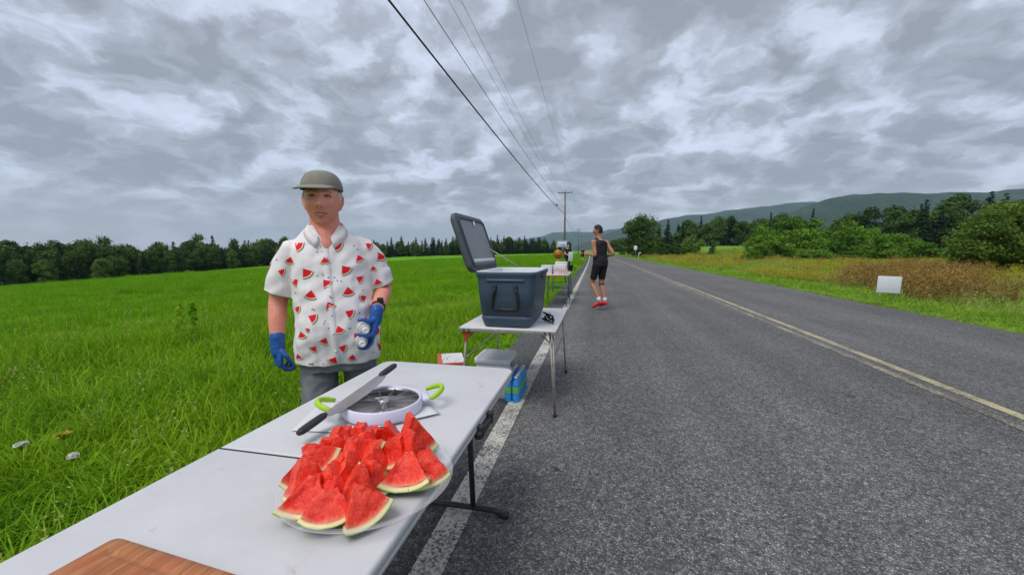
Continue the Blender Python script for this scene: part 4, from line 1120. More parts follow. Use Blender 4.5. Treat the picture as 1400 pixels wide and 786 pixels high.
# ------------------------------------------------------------------ utility poles and wires
def pole(loc, h, label, arm=2.05):
    e = tag(empty('utility_pole', loc), label, 'utility pole', 'utility poles along the road')
    mb = MB(); mb.tube([(0, 0, -.5), (0, 0, h * .5), (0, 0, h)], [.16, .135, .10], 12); mb.build('pole', 'wood_pole', e)
    mb = MB(); mb.box((0, -.13, h - .22), (arm, .10, .12), bevel=.01); a = mb.build('crossarm', 'wood_pole', e)
    for x in (-arm / 2 + .1, -arm / 2 + .55, arm / 2 - .1):
        mb = MB(); mb.lathe([(0, 0), (.03, 0), (.03, .06), (.055, .08), (.055, .12), (.03, .14), (.045, .17), (0, .20)], 10, (x, -.13, h - .16)); mb.build('insulator', 'ceramic', a)
    mb = MB(); mb.tube([(-.5, -.13, h - .26), (0, -.12, h - .8), (.5, -.13, h - .26)], .018, 6); mb.build('arm_brace', 'galvanised', e)
    return e
P1 = pole((-4.45, 57, terr(-4.45, 57)), 9.7, 'nearest wooden utility pole, left of the road behind the tables')
P2 = pole((-6.6, 150, terr(-6.6, 150)), 9.4, 'second wooden utility pole, just right of the nearest one')
P3 = pole((-7.6, 210, terr(-7.6, 210)), 9.2, 'third utility pole, small and thin beyond the second')
P4 = pole((-8.3, 268, terr(-8.3, 268)), 9.2, 'farthest utility pole along the road')
def wire(pts, r, material, label, sag):
    mb = MB(); P = []
    for (a, b), sg_ in zip(zip(pts[:-1], pts[1:]), sag):
        a, b = Vector(a), Vector(b)
        for k in range(40):
            u = k / 40; p_ = a.lerp(b, u); p_.z -= 4 * sg_ * u * (1 - u); P.append(p_)
    P.append(Vector(pts[-1])); mb.tube(P, r, 6)
    return tag(mb.build('overhead_wire', material), label, 'wire', 'wires between the utility poles')
W0 = -6.0
wire([(-5.05, W0, 7.95), (-4.60, 57, 6.55), (-6.75, 150, 6.4), (-7.75, 210, 6.4), (-8.45, 268, 6.4)], .027, 'wire', 'thickest black cable, lowest and leftmost of the overhead lines', (.55, .8, .5, .4))
wire([(-4.75, W0, 8.75), (-4.50, 57, 7.30), (-6.65, 150, 7.2), (-7.65, 210, 7.2), (-8.35, 268, 7.2)], .011, 'wire', 'thinner dark cable just above the thickest one', (.45, .7, .5, .4))
wire([(-4.90, W0, 10.3), (-5.37, 57, 9.72), (-7.52, 150, 9.45), (-8.5, 210, 9.3), (-9.2, 268, 9.3)], .007, 'wire_bare', 'left wire of the thin pair in the middle of the sky', (.5, .7, .5, .4))
wire([(-4.50, W0, 10.3), (-4.93, 57, 9.72), (-7.07, 150, 9.45), (-8.05, 210, 9.3), (-8.75, 268, 9.3)], .007, 'wire_bare', 'right wire of the thin pair in the middle of the sky', (.5, .7, .5, .4))
wire([(-2.60, W0, 10.8), (-3.53, 57, 9.72), (-5.67, 150, 9.45), (-6.65, 210, 9.3), (-7.35, 268, 9.3)], .007, 'wire_bare', 'rightmost thin wire, steepest across the sky', (.4, .7, .5, .4))
sp_ = tag(empty('cable_splice', (-4.66, 47.5, 6.68)), 'dark splice clip on the thick cable before the nearest pole', 'clip')
mb = MB(); mb.box((0, 0, 0), (.20, .55, .10), bevel=.03); mb.build('clip_body', 'wire', sp_)
mb = MB(); mb.box((0, 0, .07), (.10, .30, .05), bevel=.02); mb.build('clip_cap', 'wire', sp_)
# ------------------------------------------------------------------ people
def skin_mat(name, c1, c2):
    m, t, out = new_mat(name)
    co = t.node('ShaderNodeTexCoord').outputs['Object']
    f = t.math('ADD', t.math('MULTIPLY', t.noise(co, 12, 4, .6), .6), t.math('MULTIPLY', t.noise(co, 90, 3, .6), .4))
    principled(t, out, t.mix(t.maprange(f, .35, .65), c1, c2), .5, .4, sss=.15, bump=t.noise(co, 240, 3, .6), bstr=.12, bdist=.001)
skin_mat('skin_ruddy', (.72, .255, .175), (.80, .34, .25)); skin_mat('skin_tan', (.38, .175, .105), (.44, .21, .13)); skin_mat('skin_pale', (.52, .31, .23), (.58, .36, .27))
m, t, out = new_mat('shirt_cotton')
co = t.node('ShaderNodeTexCoord').outputs['Object']
principled(t, out, t.mix(t.noise(co, 7, 4, .6), (.82, .775, .795), (.76, .715, .74)), .85, .2, bump=t.noise(co, 420, 2, .5), bstr=.15, bdist=.0006)
mat('print_red', (.78, .022, .040), (.70, .015, .030), 30, .8, .2); mat('print_cream', (.80, .72, .52), (.75, .66, .46), 30, .8, .2); mat('print_green', (.16, .16, .05), (.10, .11, .04), 30, .8, .2)
mat('shorts_grey', (.20, .215, .24), (.155, .168, .19), 9, .85, .2, 160, .35, .001)
mat('glove_blue', (.012, .075, .30), (.016, .095, .36), 25, .38, .5, 70, .35, .003)
mat('cap_khaki', (.27, .255, .22), (.22, .21, .18), 18, .85, .2, 260, .3, .001); mat('cap_dark', (.060, .060, .055), (.045, .045, .04), 18, .85, .2)
mat('hair_white', (.62, .60, .58), (.48, .46, .44), 60, .7, .3, 180, .6, .003); mat('lash', (.16, .06, .045), (.12, .045, .035), 40, .6, .3); mat('hair_grey', (.22, .20, .18), (.16, .14, .13), 60, .7, .3); mat('hair_black', (.012, .011, .011), (.022, .020, .018), 60, .6, .3, 120, .8, .006)
mat('eye_dark', (.03, .022, .018), None, 20, .2, .5); mat('lip', (.42, .13, .10), (.36, .10, .08), 40, .4, .4); mat('teeth', (.70, .66, .58), None, 20, .35, .4)
mat('black_sport', (.014, .014, .017), (.022, .022, .025), 14, .75, .25, 200, .3, .001); mat('charcoal_sport', (.030, .030, .034), (.040, .040, .045), 14, .8, .25, 200, .3, .001)
mat('shoe_red', (.72, .020, .035), (.60, .015, .028), 20, .5, .4); mat('sock_white', (.72, .72, .74), None, 20, .8, .2); mat('shoe_brown', (.10, .08, .06), (.07, .055, .04), 20, .7, .3)

def ering(cx, cy, z, rx, ry, n=28, e=2.3, tilt=(0, 0)):
    P = []
    for k in range(n):
        a = 2 * math.pi * k / n; c, s = math.cos(a), math.sin(a)
        x = rx * math.copysign(abs(c) ** (2 / e), c); y = ry * math.copysign(abs(s) ** (2 / e), s)
        P.append((cx + x, cy + y, z + tilt[0] * x + tilt[1] * y))
    return P
def torso(mb, secs, grow=0.): return mb.loft([ering(cx, cy, z, rx + grow, ry + grow) for z, cx, cy, rx, ry in secs])
def head(mb, c, yaw=0., pitch=0., s=1., n=56, rows=44):
    """head with face towards -Y before turning"""
    M = Matrix.Rotation(yaw, 3, 'Z') @ Matrix.Rotation(pitch, 3, 'X'); c = Vector(c); rings = []
    g = lambda x, s_: math.exp(-(x / s_) ** 2)
    for i in range(1, rows):
        ph = math.pi * i / rows; ring = []
        for k in range(n):
            a = 2 * math.pi * k / n
            x = .080 * math.sin(ph) * math.cos(a); y = .098 * math.sin(ph) * math.sin(a); z = .122 * math.cos(ph)
            f = max(0., -y / .098)
            if z < 0:
                q_ = -z / .122; x *= 1 - .20 * q_ ** 1.6; y *= 1 - .16 * q_ ** 2 if y < 0 else 1 - .34 * q_ ** 1.3
            ax_ = abs(x); dy = 0
            dy += .036 * g(x, .015) * g(z + .026, .016) + .016 * g(x, .011) * g(z - .004, .022) + .013 * g(ax_ - .015, .009) * g(z + .033, .010)
            dy += .010 * g(ax_ - .030, .022) * g(z - .030, .010) - .017 * g(ax_ - .031, .016) * g(z - .012, .012) - .006 * g(ax_ - .036 - .25 * abs(z + .045), .006) * g(z + .045, .022)
            dy += .011 * g(ax_ - .045, .018) * g(z + .024, .018) + .010 * g(x, .026) * g(z + .063, .007) + .006 * g(x, .022) * g(z + .077, .006) - .006 * g(x, .026) * g(z + .070, .004)
            dy += .016 * g(x, .030) * g(z + .106, .016) - .004 * g(x, .03) * g(z + .090, .006)
            y -= dy * min(1, f * 2.2)
            ring.append(M @ (Vector((x, y, z)) * s) + c)
        rings.append(ring)
    mb.loft(rings)
    for sd in (-1, 1):
        e0 = [M @ (Vector((sd * (.074 + .010 * u), .012 + .012 * u, z_)) * s) + c for u, z_ in ((0, .02), (1, .022), (1, -.006), (0, -.036))]
        mb.limb(e0, [.010 * s, .012 * s, .011 * s, .008 * s], 8, 3)
    return lambda v: M @ (Vector(v) * s) + c
def hand(mb, wrist, u, v, w, fingers=None, thumb=None, s=1.):
    """palm, four fingers and a thumb; u along the hand, v towards the thumb, w out of the palm"""
    wrist = Vector(wrist); u = Vector(u).normalized(); v = Vector(v); v = (v - u * v.dot(u)).normalized(); w_ = Vector(w)
    w_ = (w_ - u * w_.dot(u) - v * w_.dot(v)).normalized()
    at = lambda p_: wrist + (u * p_[0] + v * p_[1] + w_ * p_[2]) * s
    rings = []
    for x, hv, hw in ((-.02, .028, .024), (0, .030, .023), (.03, .038, .019), (.06, .043, .017), (.085, .043, .015), (.098, .040, .012)):
        rings.append([at((x, hv * math.copysign(abs(math.cos(a)) ** .8, math.cos(a)), hw * math.copysign(abs(math.sin(a)) ** .8, math.sin(a)))) for a in np.linspace(0, 2 * math.pi, 18, endpoint=False)])
    mb.loft(rings)
    if fingers is None:
        fingers = []
        for vv, L, cu in ((.032, .072, .55), (.011, .082, .65), (-.011, .076, .72), (-.032, .060, .8)):
            p_ = [(.090, vv, 0)]; a = .15
            for k, f in enumerate((.45, .32, .23)):
                a += cu; q_ = p_[-1]; p_.append((q_[0] + L * f * math.cos(a), vv * (1 - .08 * k), q_[2] + L * f * math.sin(a)))
            fingers.append(p_)
    for p_ in fingers: mb.limb([at(q_) for q_ in p_], [.0098 * s, .0092 * s, .0086 * s, .0074 * s][:len(p_)], 10, 4)
    thumb = thumb or [(.018, .026, .006), (.045, .050, .020), (.072, .052, .034), (.090, .046, .044)]
    mb.limb([at(q_) for q_ in thumb], [.0145 * s, .0120 * s, .0105 * s, .0085 * s], 10, 4)
    return at
def shoe(mb, heel, toe, w=.045, h=.07, up=(0, 0, 1)):
    heel, toe, up = Vector(heel), Vector(toe), Vector(up); f = toe - heel; L = f.length; f.normalize(); sd = f.cross(up).normalized(); up = sd.cross(f)
    rings = []
    for u, ww, hh in ((0, .5, .55), (.03, .72, .9), (.15, .82, 1.05), (.32, .80, 1.0), (.5, .86, .78), (.7, 1.0, .62), (.85, .95, .5), (.95, .7, .38), (1, .4, .22)):
        c = heel + f * L * u
        rings.append([c + sd * ww * w * math.cos(a) + up * hh * h * (math.sin(a) * .5 + .5) for a in np.linspace(0, 2 * math.pi, 14, endpoint=False)])
    return mb.loft(rings)
def wrinkle(c, n):
    return .006 * noise.noise((c.x * 9, c.y * 9, c.z * 6)) + .004 * noise.noise((c.x * 24, c.y * 24, c.z * 13)) + .006 * noise.noise((c.x * 7 + c.z * 9, c.y * 8, c.z * 16 - c.x * 12))

# --- man in the watermelon shirt, behind the near table
man = tag(empty('person', (-1.43, 1.95, terr(-1.43, 1.95)), R(33)), 'person in watermelon print shirt, cap and blue gloves behind the near table', 'person')
SHIRT = [(.705, .012, 0, .226, .160), (.78, .011, -.006, .224, .170), (.88, .010, -.012, .221, .176), (.98, .006, -.010, .214, .172), (1.08, -.002, -.006, .206, .162), (1.18, -.010, 0, .204, .150), (1.27, -.018, .004, .200, .140),
         (1.335, -.022, .008, .192, .126), (1.385, -.026, .010, .162, .106), (1.425, -.028, .010, .124, .090), (1.462, -.030, .008, .086, .074)]
RSh, REl, RWr = (-.188, .012, 1.325), (-.285, .050, 1.065), (-.292, -.015, .815)
LSh, LEl, LWr = (.152, .012, 1.330), (.262, .060, 1.095), (.212, -.165, .985)
mb = MB()
torso(mb, [(z, cx, cy, rx, ry) for z, cx, cy, rx, ry in SHIRT[1:]], -.013)
hf = head(mb, (-.042, -.026, 1.583), R(-3), R(0), 1.12)
mb.limb([(-.026, .012, 1.36), (-.034, .012, 1.44), (-.040, .012, 1.52)], [.082, .076, .075], 20)
mb.limb([(-.024, -.062, 1.34), (-.030, -.048, 1.385), (-.034, -.030, 1.415)], [.056, .054, .046], 16)
mb.limb([RSh, (-.25, .032, 1.20), REl, (-.292, .022, .96), RWr], [.048, .050, .047, .045, .031], 16)
mb.limb([LSh, (.222, .036, 1.22), LEl, (.244, -.05, 1.055), LWr], [.048, .050, .047, .045, .031], 16)
for sd in (-1, 1):
    x = .012 + sd * .098
    mb.limb([(x, .0, .80), (x + sd * .012, -.01, .48), (x + sd * .012, .02, .28), (x + sd * .012, .03, .07)], [.082, .060, .056, .038], 16)
    mb.limb([(x + sd * .012, .045, .045), (x + sd * .03, -.12, .03)], [.034, .026], 12)
torso(mb, [(.72, .012, 0, .165, .115), (.86, .012, 0, .190, .140)])
fuse('body', mb, .0040, 1, 'skin_ruddy', man)
# shirt
mb = MB(); torso(mb, SHIRT)
SR = [RSh, (-.236, .026, 1.215), (-.278, .040, 1.085)]; SLv = [LSh, (.208, .030, 1.235), (.250, .048, 1.118)]
for S_ in (SR, SLv):
    sx_ = math.copysign(1, S_[0][0]); S0 = Vector(S_[0])
    mb.tube([S0 + Vector((-sx_ * .045, 0, .018)), S0, S_[1], S_[2]], [.054, .070, .077, .082], 24)
def sleeve_end(c):
    for S_ in (SR, SLv):
        d_ = (Vector(S_[2]) - Vector(S_[1])).normalized(); q_ = c - Vector(S_[2])
        if q_.dot(d_) > -.007 and q_.length < .12: return True
    return False
vx = lambda z: -.026
PL = [((-.028, 0, 1.350), (1, 0, -.62), lambda c: c.y < .02 and c.z > 1.32 and abs(c.x) < .14), ((-.028, 0, 1.350), (-1, 0, -.62), lambda c: c.y < .02 and c.z > 1.32 and abs(c.x) < .14), ((0, 0, 1.452), (0, 0, 1), lambda c: c.z > 1.42)]
for S_ in (SR, SLv):
    d_ = (Vector(S_[2]) - Vector(S_[1])).normalized(); e_ = Vector(S_[2])
    PL.append((e_ - d_ * .007, d_, lambda c, e_=e_: (c - e_).length < .13))
shirt = fuse('shirt', mb, .006, 4, 'shirt_cotton', man, disp=lambda c, n: 1.35 * wrinkle(c, n), planes=PL, cut=lambda c: (c.y < .0 and 1.350 < c.z and abs(c.x + .028) < (c.z - 1.350) * .62) or c.z > 1.452 or sleeve_end(c))
sd_ = shirt.modifiers.new('t', 'SOLIDIFY'); sd_.thickness = .002; sd_.offset = -1
bvh = BVHTree.FromPolygons([v.co for v in shirt.data.vertices], [p_.vertices[:] for p_ in shirt.data.polygons])
def cast(o, d, lift=.0030):
    h_, n_, i_, d_ = bvh.ray_cast(Vector(o), Vector(d))
    if h_ is None or n_.dot(Vector(d)) > -.12: return None
    return h_ - Vector(d) * lift
placed_ = []
def melon(x, z, size, rot, axis='f'):
    """one printed watermelon slice laid on the cloth"""
    shape = []; al = R(39); radii = [(0, 0), (.40, 0), (.83, 0), (.84, 1), (.93, 1), (.935, 2), (1., 2)]
    nA_ = 8; V = []; mi = []
    for rf, _ in radii:
        for j in range(nA_ + 1):
            ph = rot + al * (2 * j / nA_ - 1); rr_ = rf * size
            px_, pz_ = (rr_ * math.sin(ph), -rr_ * math.cos(ph)); cx_, cz_ = (.55 * size * math.sin(rot), -.55 * size * math.cos(rot))
            X_, Z_ = x + px_ - cx_, z + pz_ - cz_
            h_ = {'f': cast((X_, -1, Z_), (0, 1, 0)), 'b': cast((X_, 1, Z_), (0, -1, 0)), 'l': cast((-1, X_, Z_), (1, 0, 0)), 'r': cast((1, X_, Z_), (-1, 0, 0))}[axis]
            if h_ is None: return False
            V.append(h_)
    ctr_ = sum(V, Vector()) / len(V)
    if axis != 'f' and any((ctr_ - c_).length < .085 for c_ in placed_): return False
    d0 = max((V[i] - V[0]).length for i in range(len(V)))
    if d0 > size * 2.4: return False
    Fs = [[], [], []]
    for i in range(len(radii) - 1):
        for j in range(nA_):
            Fs[radii[i + 1][1] if radii[i][1] == radii[i + 1][1] else radii[i + 1][1]].append((i * (nA_ + 1) + j, i * (nA_ + 1) + j + 1, (i + 1) * (nA_ + 1) + j + 1, (i + 1) * (nA_ + 1) + j))
    placed_.append(ctr_); pm = MB()
    pm.v.extend([tuple(v_) for v_ in V])
    for k_ in range(3):
        for f_ in Fs[k_]: pm.f.append(f_); pm.m.append(k_); pm.sm.append(True)
    pm.build('printed_slice', ['print_red', 'print_cream', 'print_green'], man)
    return True
PR = [(-.125, 1.419, .8, 60), (-.158, 1.331, 1.15, 55), (.030, 1.331, 1.15, 50), (.066, 1.402, .75, -40), (.122, 1.396, .9, 15), (-.206, 1.254, .95, -15), (-.033, 1.254, .95, 5), (.135, 1.263, .95, 20), (.188, 1.336, .95, 60), (.220, 1.298, .95, 40),
      (-.247, 1.196, .85, 70), (-.122, 1.191, 1.25, 35), (.065, 1.205, 1.25, 38), (-.186, 1.145, .95, -50), (-.029, 1.138, 1.05, 40), (.134, 1.154, .95, 60), (.206, 1.205, .75, 10), (.228, 1.126, .95, 20), (-.276, 1.098, .95, 30),
      (-.107, 1.078, 1.2, -8), (.074, 1.089, 1.2, 5), (-.016, 1.022, 1.05, 25), (.146, 1.050, .85, -65), (-.177, 1.003, .85, 70), (-.099, .962, 1.1, 65), (.079, .977, 1.1, 60), (-.127, .901, .55, -60), (-.158, .869, .95, 15), (.024, .894, 1.05, 12),
      (-.051, .838, .95, -25), (.106, .855, .75, 40), (-.105, .798, .85, -40), (.039, .794, .95, 68), (-.013, .728, 1.05, -30), (.172, 1.028, .65, 70), (.150, .93, .9, -20), (.165, .80, .9, 30), (.08, .735, .9, -10), (-.185, .745, .8, 20)]
done_ = []
for (x, z, s, r_) in PR:
    if any(math.hypot(x - a_, z - b_) < .029 * (s + c_) for a_, b_, c_ in done_): continue
    done_.append((x, z, s)); melon(x, z + .01, .043 * s, R(r_))
rs_ = random.Random(9)
for ax_ in 'blr':
    n_ = 0
    pts_ = []
    for _ in range(400):
        x = rs_.uniform(-.26, .24); z = rs_.uniform(.74, 1.40)
        if all(math.hypot(x - a_, z - b_) > .085 for a_, b_ in pts_):
            if melon(x, z, .047 * rs_.uniform(.8, 1.2), rs_.uniform(0, 6.28), ax_): pts_.append((x, z))
mb = MB()
for _ in range(520):
    x, z = rs_.uniform(-.30, .30), rs_.uniform(.72, 1.42)
    dd = (0, 1, 0) if rs_.random() < .6 else (0, -1, 0)
    if any(math.hypot(x - a_, z - b_) < .047 for a_, b_, *_ in PR) or rs_.random() < .5: continue
    V = []
    a0 = rs_.uniform(0, 3.14); r0, r1 = .0042, .0028
    for k in range(6):
        a = a0 + k * math.pi / 3
        h_ = cast((x + r0 * math.cos(a), -dd[1], z + r1 * math.sin(a)), dd, .0026)
        if h_ is None: V = None; break
        V.append(h_)
    if V: mb.add(V, [(0, 1, 2, 3, 4, 5)], 0)
mb.build('seed_print', 'cap_dark', man)
mb = MB(); rows_ = []
for k in range(50):
    z = 1.330 - (1.330 - .712) * k / 49
    r0 = [cast((-.030 + .036 * (1.33 - z) / .6 + dx_, -1, z), (0, 1, 0), l_) for dx_, l_ in ((-.016, .0002), (-.015, .0026), (.015, .0026), (.016, .0002))]
    if all(r0): rows_.append(r0)
mb.loft(rows_, closed=False); mb.build('placket', 'shirt_cotton', man)
for k in range(6):
    z = 1.28 - k * .098; h_ = cast((-.030 + .036 * (1.33 - z) / .6, -1, z), (0, 1, 0), .0045)
    if h_: mb = MB(); mb.lathe([(0, .001), (.0055, .001), (.006, 0), (.006, -.002), (0, -.002)], 12, h_, rot=Matrix.Rotation(R(90), 3, 'X')); mb.build('button', 'sock_white', man)
# collar
mb = MB(); rows_ = []
for k in range(41):
    s_ = -1 + 2 * k / 40; th = s_ * math.pi * .90; fr = (1 - math.cos(th)) / 2
    dx_, dy_ = math.sin(th), math.cos(th); zf = 1.488 - .058 * fr
    tip = max(0, (abs(s_) - .60) / .40); zf -= .050 * tip ** 1.5
    cx_, cy_ = -.031, .004
    rows_.append([(cx_ + dx_ * .080, cy_ + dy_ * .072 - .02 * fr, zf - .035), (cx_ + dx_ * .084, cy_ + dy_ * .075 - .022 * fr, zf - .004), (cx_ + dx_ * .087, cy_ + dy_ * .078 - .024 * fr, zf),
                  (cx_ + dx_ * .093, cy_ + dy_ * .082 - .028 * fr, zf - .008), (cx_ + dx_ * (.108 + .026 * tip), cy_ + dy_ * (.094) - .034 * fr, zf - .036 - .016 * tip)])
    if fr > .5:
        for r_i, lf in ((3, .012), (4, .006)):
            q_ = rows_[-1][r_i]; h_ = cast((q_[0], -1, q_[2]), (0, 1, 0), lf)
            if h_: rows_[-1][r_i] = (h_.x, min(q_[1] + .02, h_.y), h_.z)
mb.loft([list(r_) for r_ in zip(*rows_)], closed=False); cl_ = mb.build('collar', 'shirt_cotton', man)
sm = cl_.modifiers.new('t', 'SOLIDIFY'); sm.thickness = .0022; sm.offset = 0
# shorts
mb = MB(); torso(mb, [(.66, .012, 0, .200, .142), (.74, .012, 0, .204, .148), (.84, .012, -.002, .200, .150)])
for sd in (-1, 1):
    x = .012 + sd * .100; mb.limb([(x, .0, .70), (x + sd * .012, -.006, .58), (x + sd * .014, -.008, .47)], [.100, .098, .094], 20)
fuse('shorts', mb, .008, 4, 'shorts_grey', man, disp=lambda c, n: 1.6 * wrinkle(c * 1.1, n))
for sd in (-1, 1):
    x = .012 + sd * .110; mb = MB(); shoe(mb, (x, .10, .0), (x + sd * .03, -.185, 0), .048, .085); mb.build('shoe', 'shoe_brown', man)
# cap
CapM = Matrix.Rotation(R(-24), 3, 'Z') @ Matrix.Rotation(R(2), 3, 'X'); cc = Vector((-.042, -.016, 1.652))
mb = MB(); rings = []
for k in range(12):
    ph = k / 11 * math.pi / 2
    r_ = 1.14 * math.cos(ph) ** .66; z = .092 * math.sin(ph) ** 1.0
    rings.append([CapM @ Vector((.0895 * r_ * math.cos(a), .106 * r_ * math.sin(a), z - .012 * (1 - math.sin(ph)))) + cc for a in np.linspace(0, 2 * math.pi, 36, endpoint=False)])
mb.loft(rings, cap=False); cp = mb.build('cap', 'cap_khaki', man)
sm = cp.modifiers.new('t', 'SOLIDIFY'); sm.thickness = .003; sm.offset = -1
def arcstrip(r_off, a0, a1, z0, z1, depth, droop):
    g_ = []
    for i in range(7):
        f = i / 6; row = []
        for j in range(25):
            a = a0 + (a1 - a0) * j / 24; e = math.sin(math.pi * j / 24)
            rr_ = 1 + r_off; ext = depth * f * e ** .75
            x = (.1025 * rr_) * math.cos(a) * (1 + .10 * f * e); y = (.1215 * rr_) * math.sin(a) - ext
            row.append(CapM @ Vector((x, y, z0 + (z1 - z0) * f * e ** .6 - droop * (math.cos(a) ** 2) * (.5 + .5 * f))) + cc)
        g_.append(row)
    return g_
mb = MB(); mb.loft(arcstrip(.0, R(200), R(338), .004, -.022, .085, .008), closed=False); bm_ = mb.build('brim', 'cap_khaki', cp)
sm = bm_.modifiers.new('t', 'SOLIDIFY'); sm.thickness = .004; sm.offset = -1
mb = MB(); rings = []
for k in range(3):
    rings.append([CapM @ Vector((.0855 * math.cos(a), .102 * math.sin(a), -.013 + .011 * k)) + cc for a in np.linspace(0, 2 * math.pi, 36, endpoint=False)])
mb.loft(rings, cap=False); mb.build('sweatband', 'cap_dark', cp)
# face details
for sd in (-1, 1):
    c = hf((sd * .031, -.0775, .011)); mb = MB(); mb.lathe([(0, -.0045), (.007, -.0032), (.0105, 0), (.007, .0032), (0, .0045)], 14, c); mb.build('eye', 'teeth', man)
    c = hf((sd * .031 - .001, -.0860, .0110)); mb = MB(); mb.lathe([(0, -.0035), (.003, -.002), (.0038, 0), (.003, .002), (0, .0035)], 12, c); mb.build('iris', 'eye_dark', man)
    mb = MB(); mb.limb([hf((sd * .017, -.086, .0145)), hf((sd * .031, -.0890, .0165)), hf((sd * .046, -.079, .013))], [.0022, .0030, .0022], 8, 4); mb.build('eyelid', 'lash', man)
    mb = MB(); mb.limb([hf((sd * .0085, -.112, -.0375)), hf((sd * .0115, -.110, -.0370))], [.0030, .0026], 8, 3); mb.build('nostril', 'lash', man)
    mb = MB(); mb.limb([hf((sd * .014, -.101, .031)), hf((sd * .032, -.099, .036)), hf((sd * .050, -.086, .030))], [.002, .0028, .0018], 8, 4); mb.build('eyebrow', 'hair_grey', man)
    mb = MB(); mb.limb([hf((sd * .072, -.014, .034)), hf((sd * .0785, -.016, .020)), hf((sd * .0775, -.018, -.004))], [.011, .009, .005], 8, 4)
    mb.limb([hf((sd * .070, .034, .045)), hf((sd * .072, .045, .010)), hf((sd * .058, .062, -.026))], [.018, .018, .014], 8, 4); mb.build('hair', 'hair_white', man)
mb = MB(); mb.limb([hf((-.029, -.0840, -.0650)), hf((-.010, -.0985, -.0645)), hf((.010, -.0985, -.0645)), hf((.029, -.0840, -.0650))], [.0022, .0034, .0034, .0022], 8, 4); mb.limb([hf((-.026, -.0845, -.0680)), hf((0, -.0980, -.0800)), hf((.026, -.0845, -.0680))], [.0022, .0042, .0022], 8, 5); mb.build('lips', 'lip', man)
mb = MB(); mb.limb([hf((-.018, -.0910, -.0705)), hf((0, -.0965, -.0725)), hf((.018, -.0910, -.0705))], [.0016, .0024, .0016], 8, 4); mb.build('teeth', 'teeth', man)
# gloves, watch
mb = MB(); hand(mb, Vector(RWr) + Vector((0, 0, -.012)), (.03, -.10, -1), (.45, -.9, 0), (.9, .45, 0), s=1.06)
mb.limb([Vector(RWr) + Vector((0, .006, .045)), Vector(RWr) + Vector((0, 0, 0)), Vector(RWr) + Vector((.002, -.006, -.04))], [.037, .035, .034], 16)
fuse('glove', mb, .0030, 2, 'glove_blue', man, disp=lambda c, n: .0012 * noise.noise(c * 60))
u_, v_, w_ = Vector((-.20, -.12, -.97)), Vector((.1, -1, .10)), Vector((-1, -.1, .1))
FG = [[(.078, .034, .004), (.094, .036, .022), (.097, .036, .052), (.092, .034, .076)],
      [(.085, .012, 0), (.128, .012, .000), (.158, .012, .022), (.160, .010, .052)],
      [(.085, -.010, 0), (.130, -.010, .002), (.160, -.010, .024), (.160, -.010, .054)],
      [(.080, -.032, 0), (.118, -.032, .002), (.146, -.030, .022), (.150, -.030, .048)]]
mb = MB(); at = hand(mb, Vector(LWr) + u_ * .030, u_, v_, w_, FG, [(.012, .022, .008), (.022, .040, .032), (.018, .042, .060), (.022, .040, .082)], 1.06)
mb.limb([Vector(LWr) - u_ * .012, Vector(LWr) + u_ * .02, Vector(LWr) + u_ * .05], [.034, .034, .034], 16)
fuse('glove', mb, .0030, 2, 'glove_blue', man, disp=lambda c, n: .0012 * noise.noise(c * 60))
fa = (Vector(LWr) - Vector((.244, -.05, 1.055))).normalized(); wc_ = Vector(LWr) - fa * .045
rot_ = fa.to_track_quat('Z', 'X').to_matrix()
mb = MB(); mb.lathe([(.0365, -.011), (.0385, -.010), (.0385, .010), (.0365, .011)], 24, wc_, rot=rot_); wt = mb.build('watch_strap', 'black_plastic', man)
mb = MB(); mb.box(wc_ + Vector((.012, -.012, .038)), (.034, .034, .012), rot=rot_, bevel=.004); mb.build('watch_case', 'cap_dark', wt)
bpy.context.view_layer.update()
# two bottles in the left hand: things of their own
def small_bottle(c_local, ax_local, label):
    c_w = man.matrix_world @ Vector(c_local); a_w = (man.matrix_world.to_3x3() @ Vector(ax_local)).normalized()
    e = tag(empty('water_bottle', c_w), label, 'bottle'); e.rotation_mode = 'QUATERNION'; e.rotation_quaternion = a_w.to_track_quat('Z', 'Y')
    mb = MB(); mb.lathe([(0, -.085), (.026, -.085), (.030, -.078), (.030, -.03), (.0285, -.026), (.030, -.022), (.030, .03), (.026, .05), (.015, .066), (.0125, .070), (.0125, .080)], 28); mb.build('bottle_body', 'bottle_plastic', e)
    mb = MB(); mb.lathe([(.0155, .072), (.0165, .074), (.0165, .088), (.015, .091), (.008, .091), (.007, .0895), (0, .0895)], 20); mb.build('cap', 'sock_white', e)
    mb = MB(); mb.lathe([(.0303, -.015), (.0303, .022)], 28); mb.build('label_band', 'paper', e)
small_bottle(at((.058, .012, .052)), v_ + Vector((0.05, 0, -.10)), 'upper clear bottle with white cap in the gloved hand')
small_bottle(at((.126, .006, .050)), v_ + Vector((-.03, 0, -.06)), 'lower clear bottle with white cap in the gloved hand')
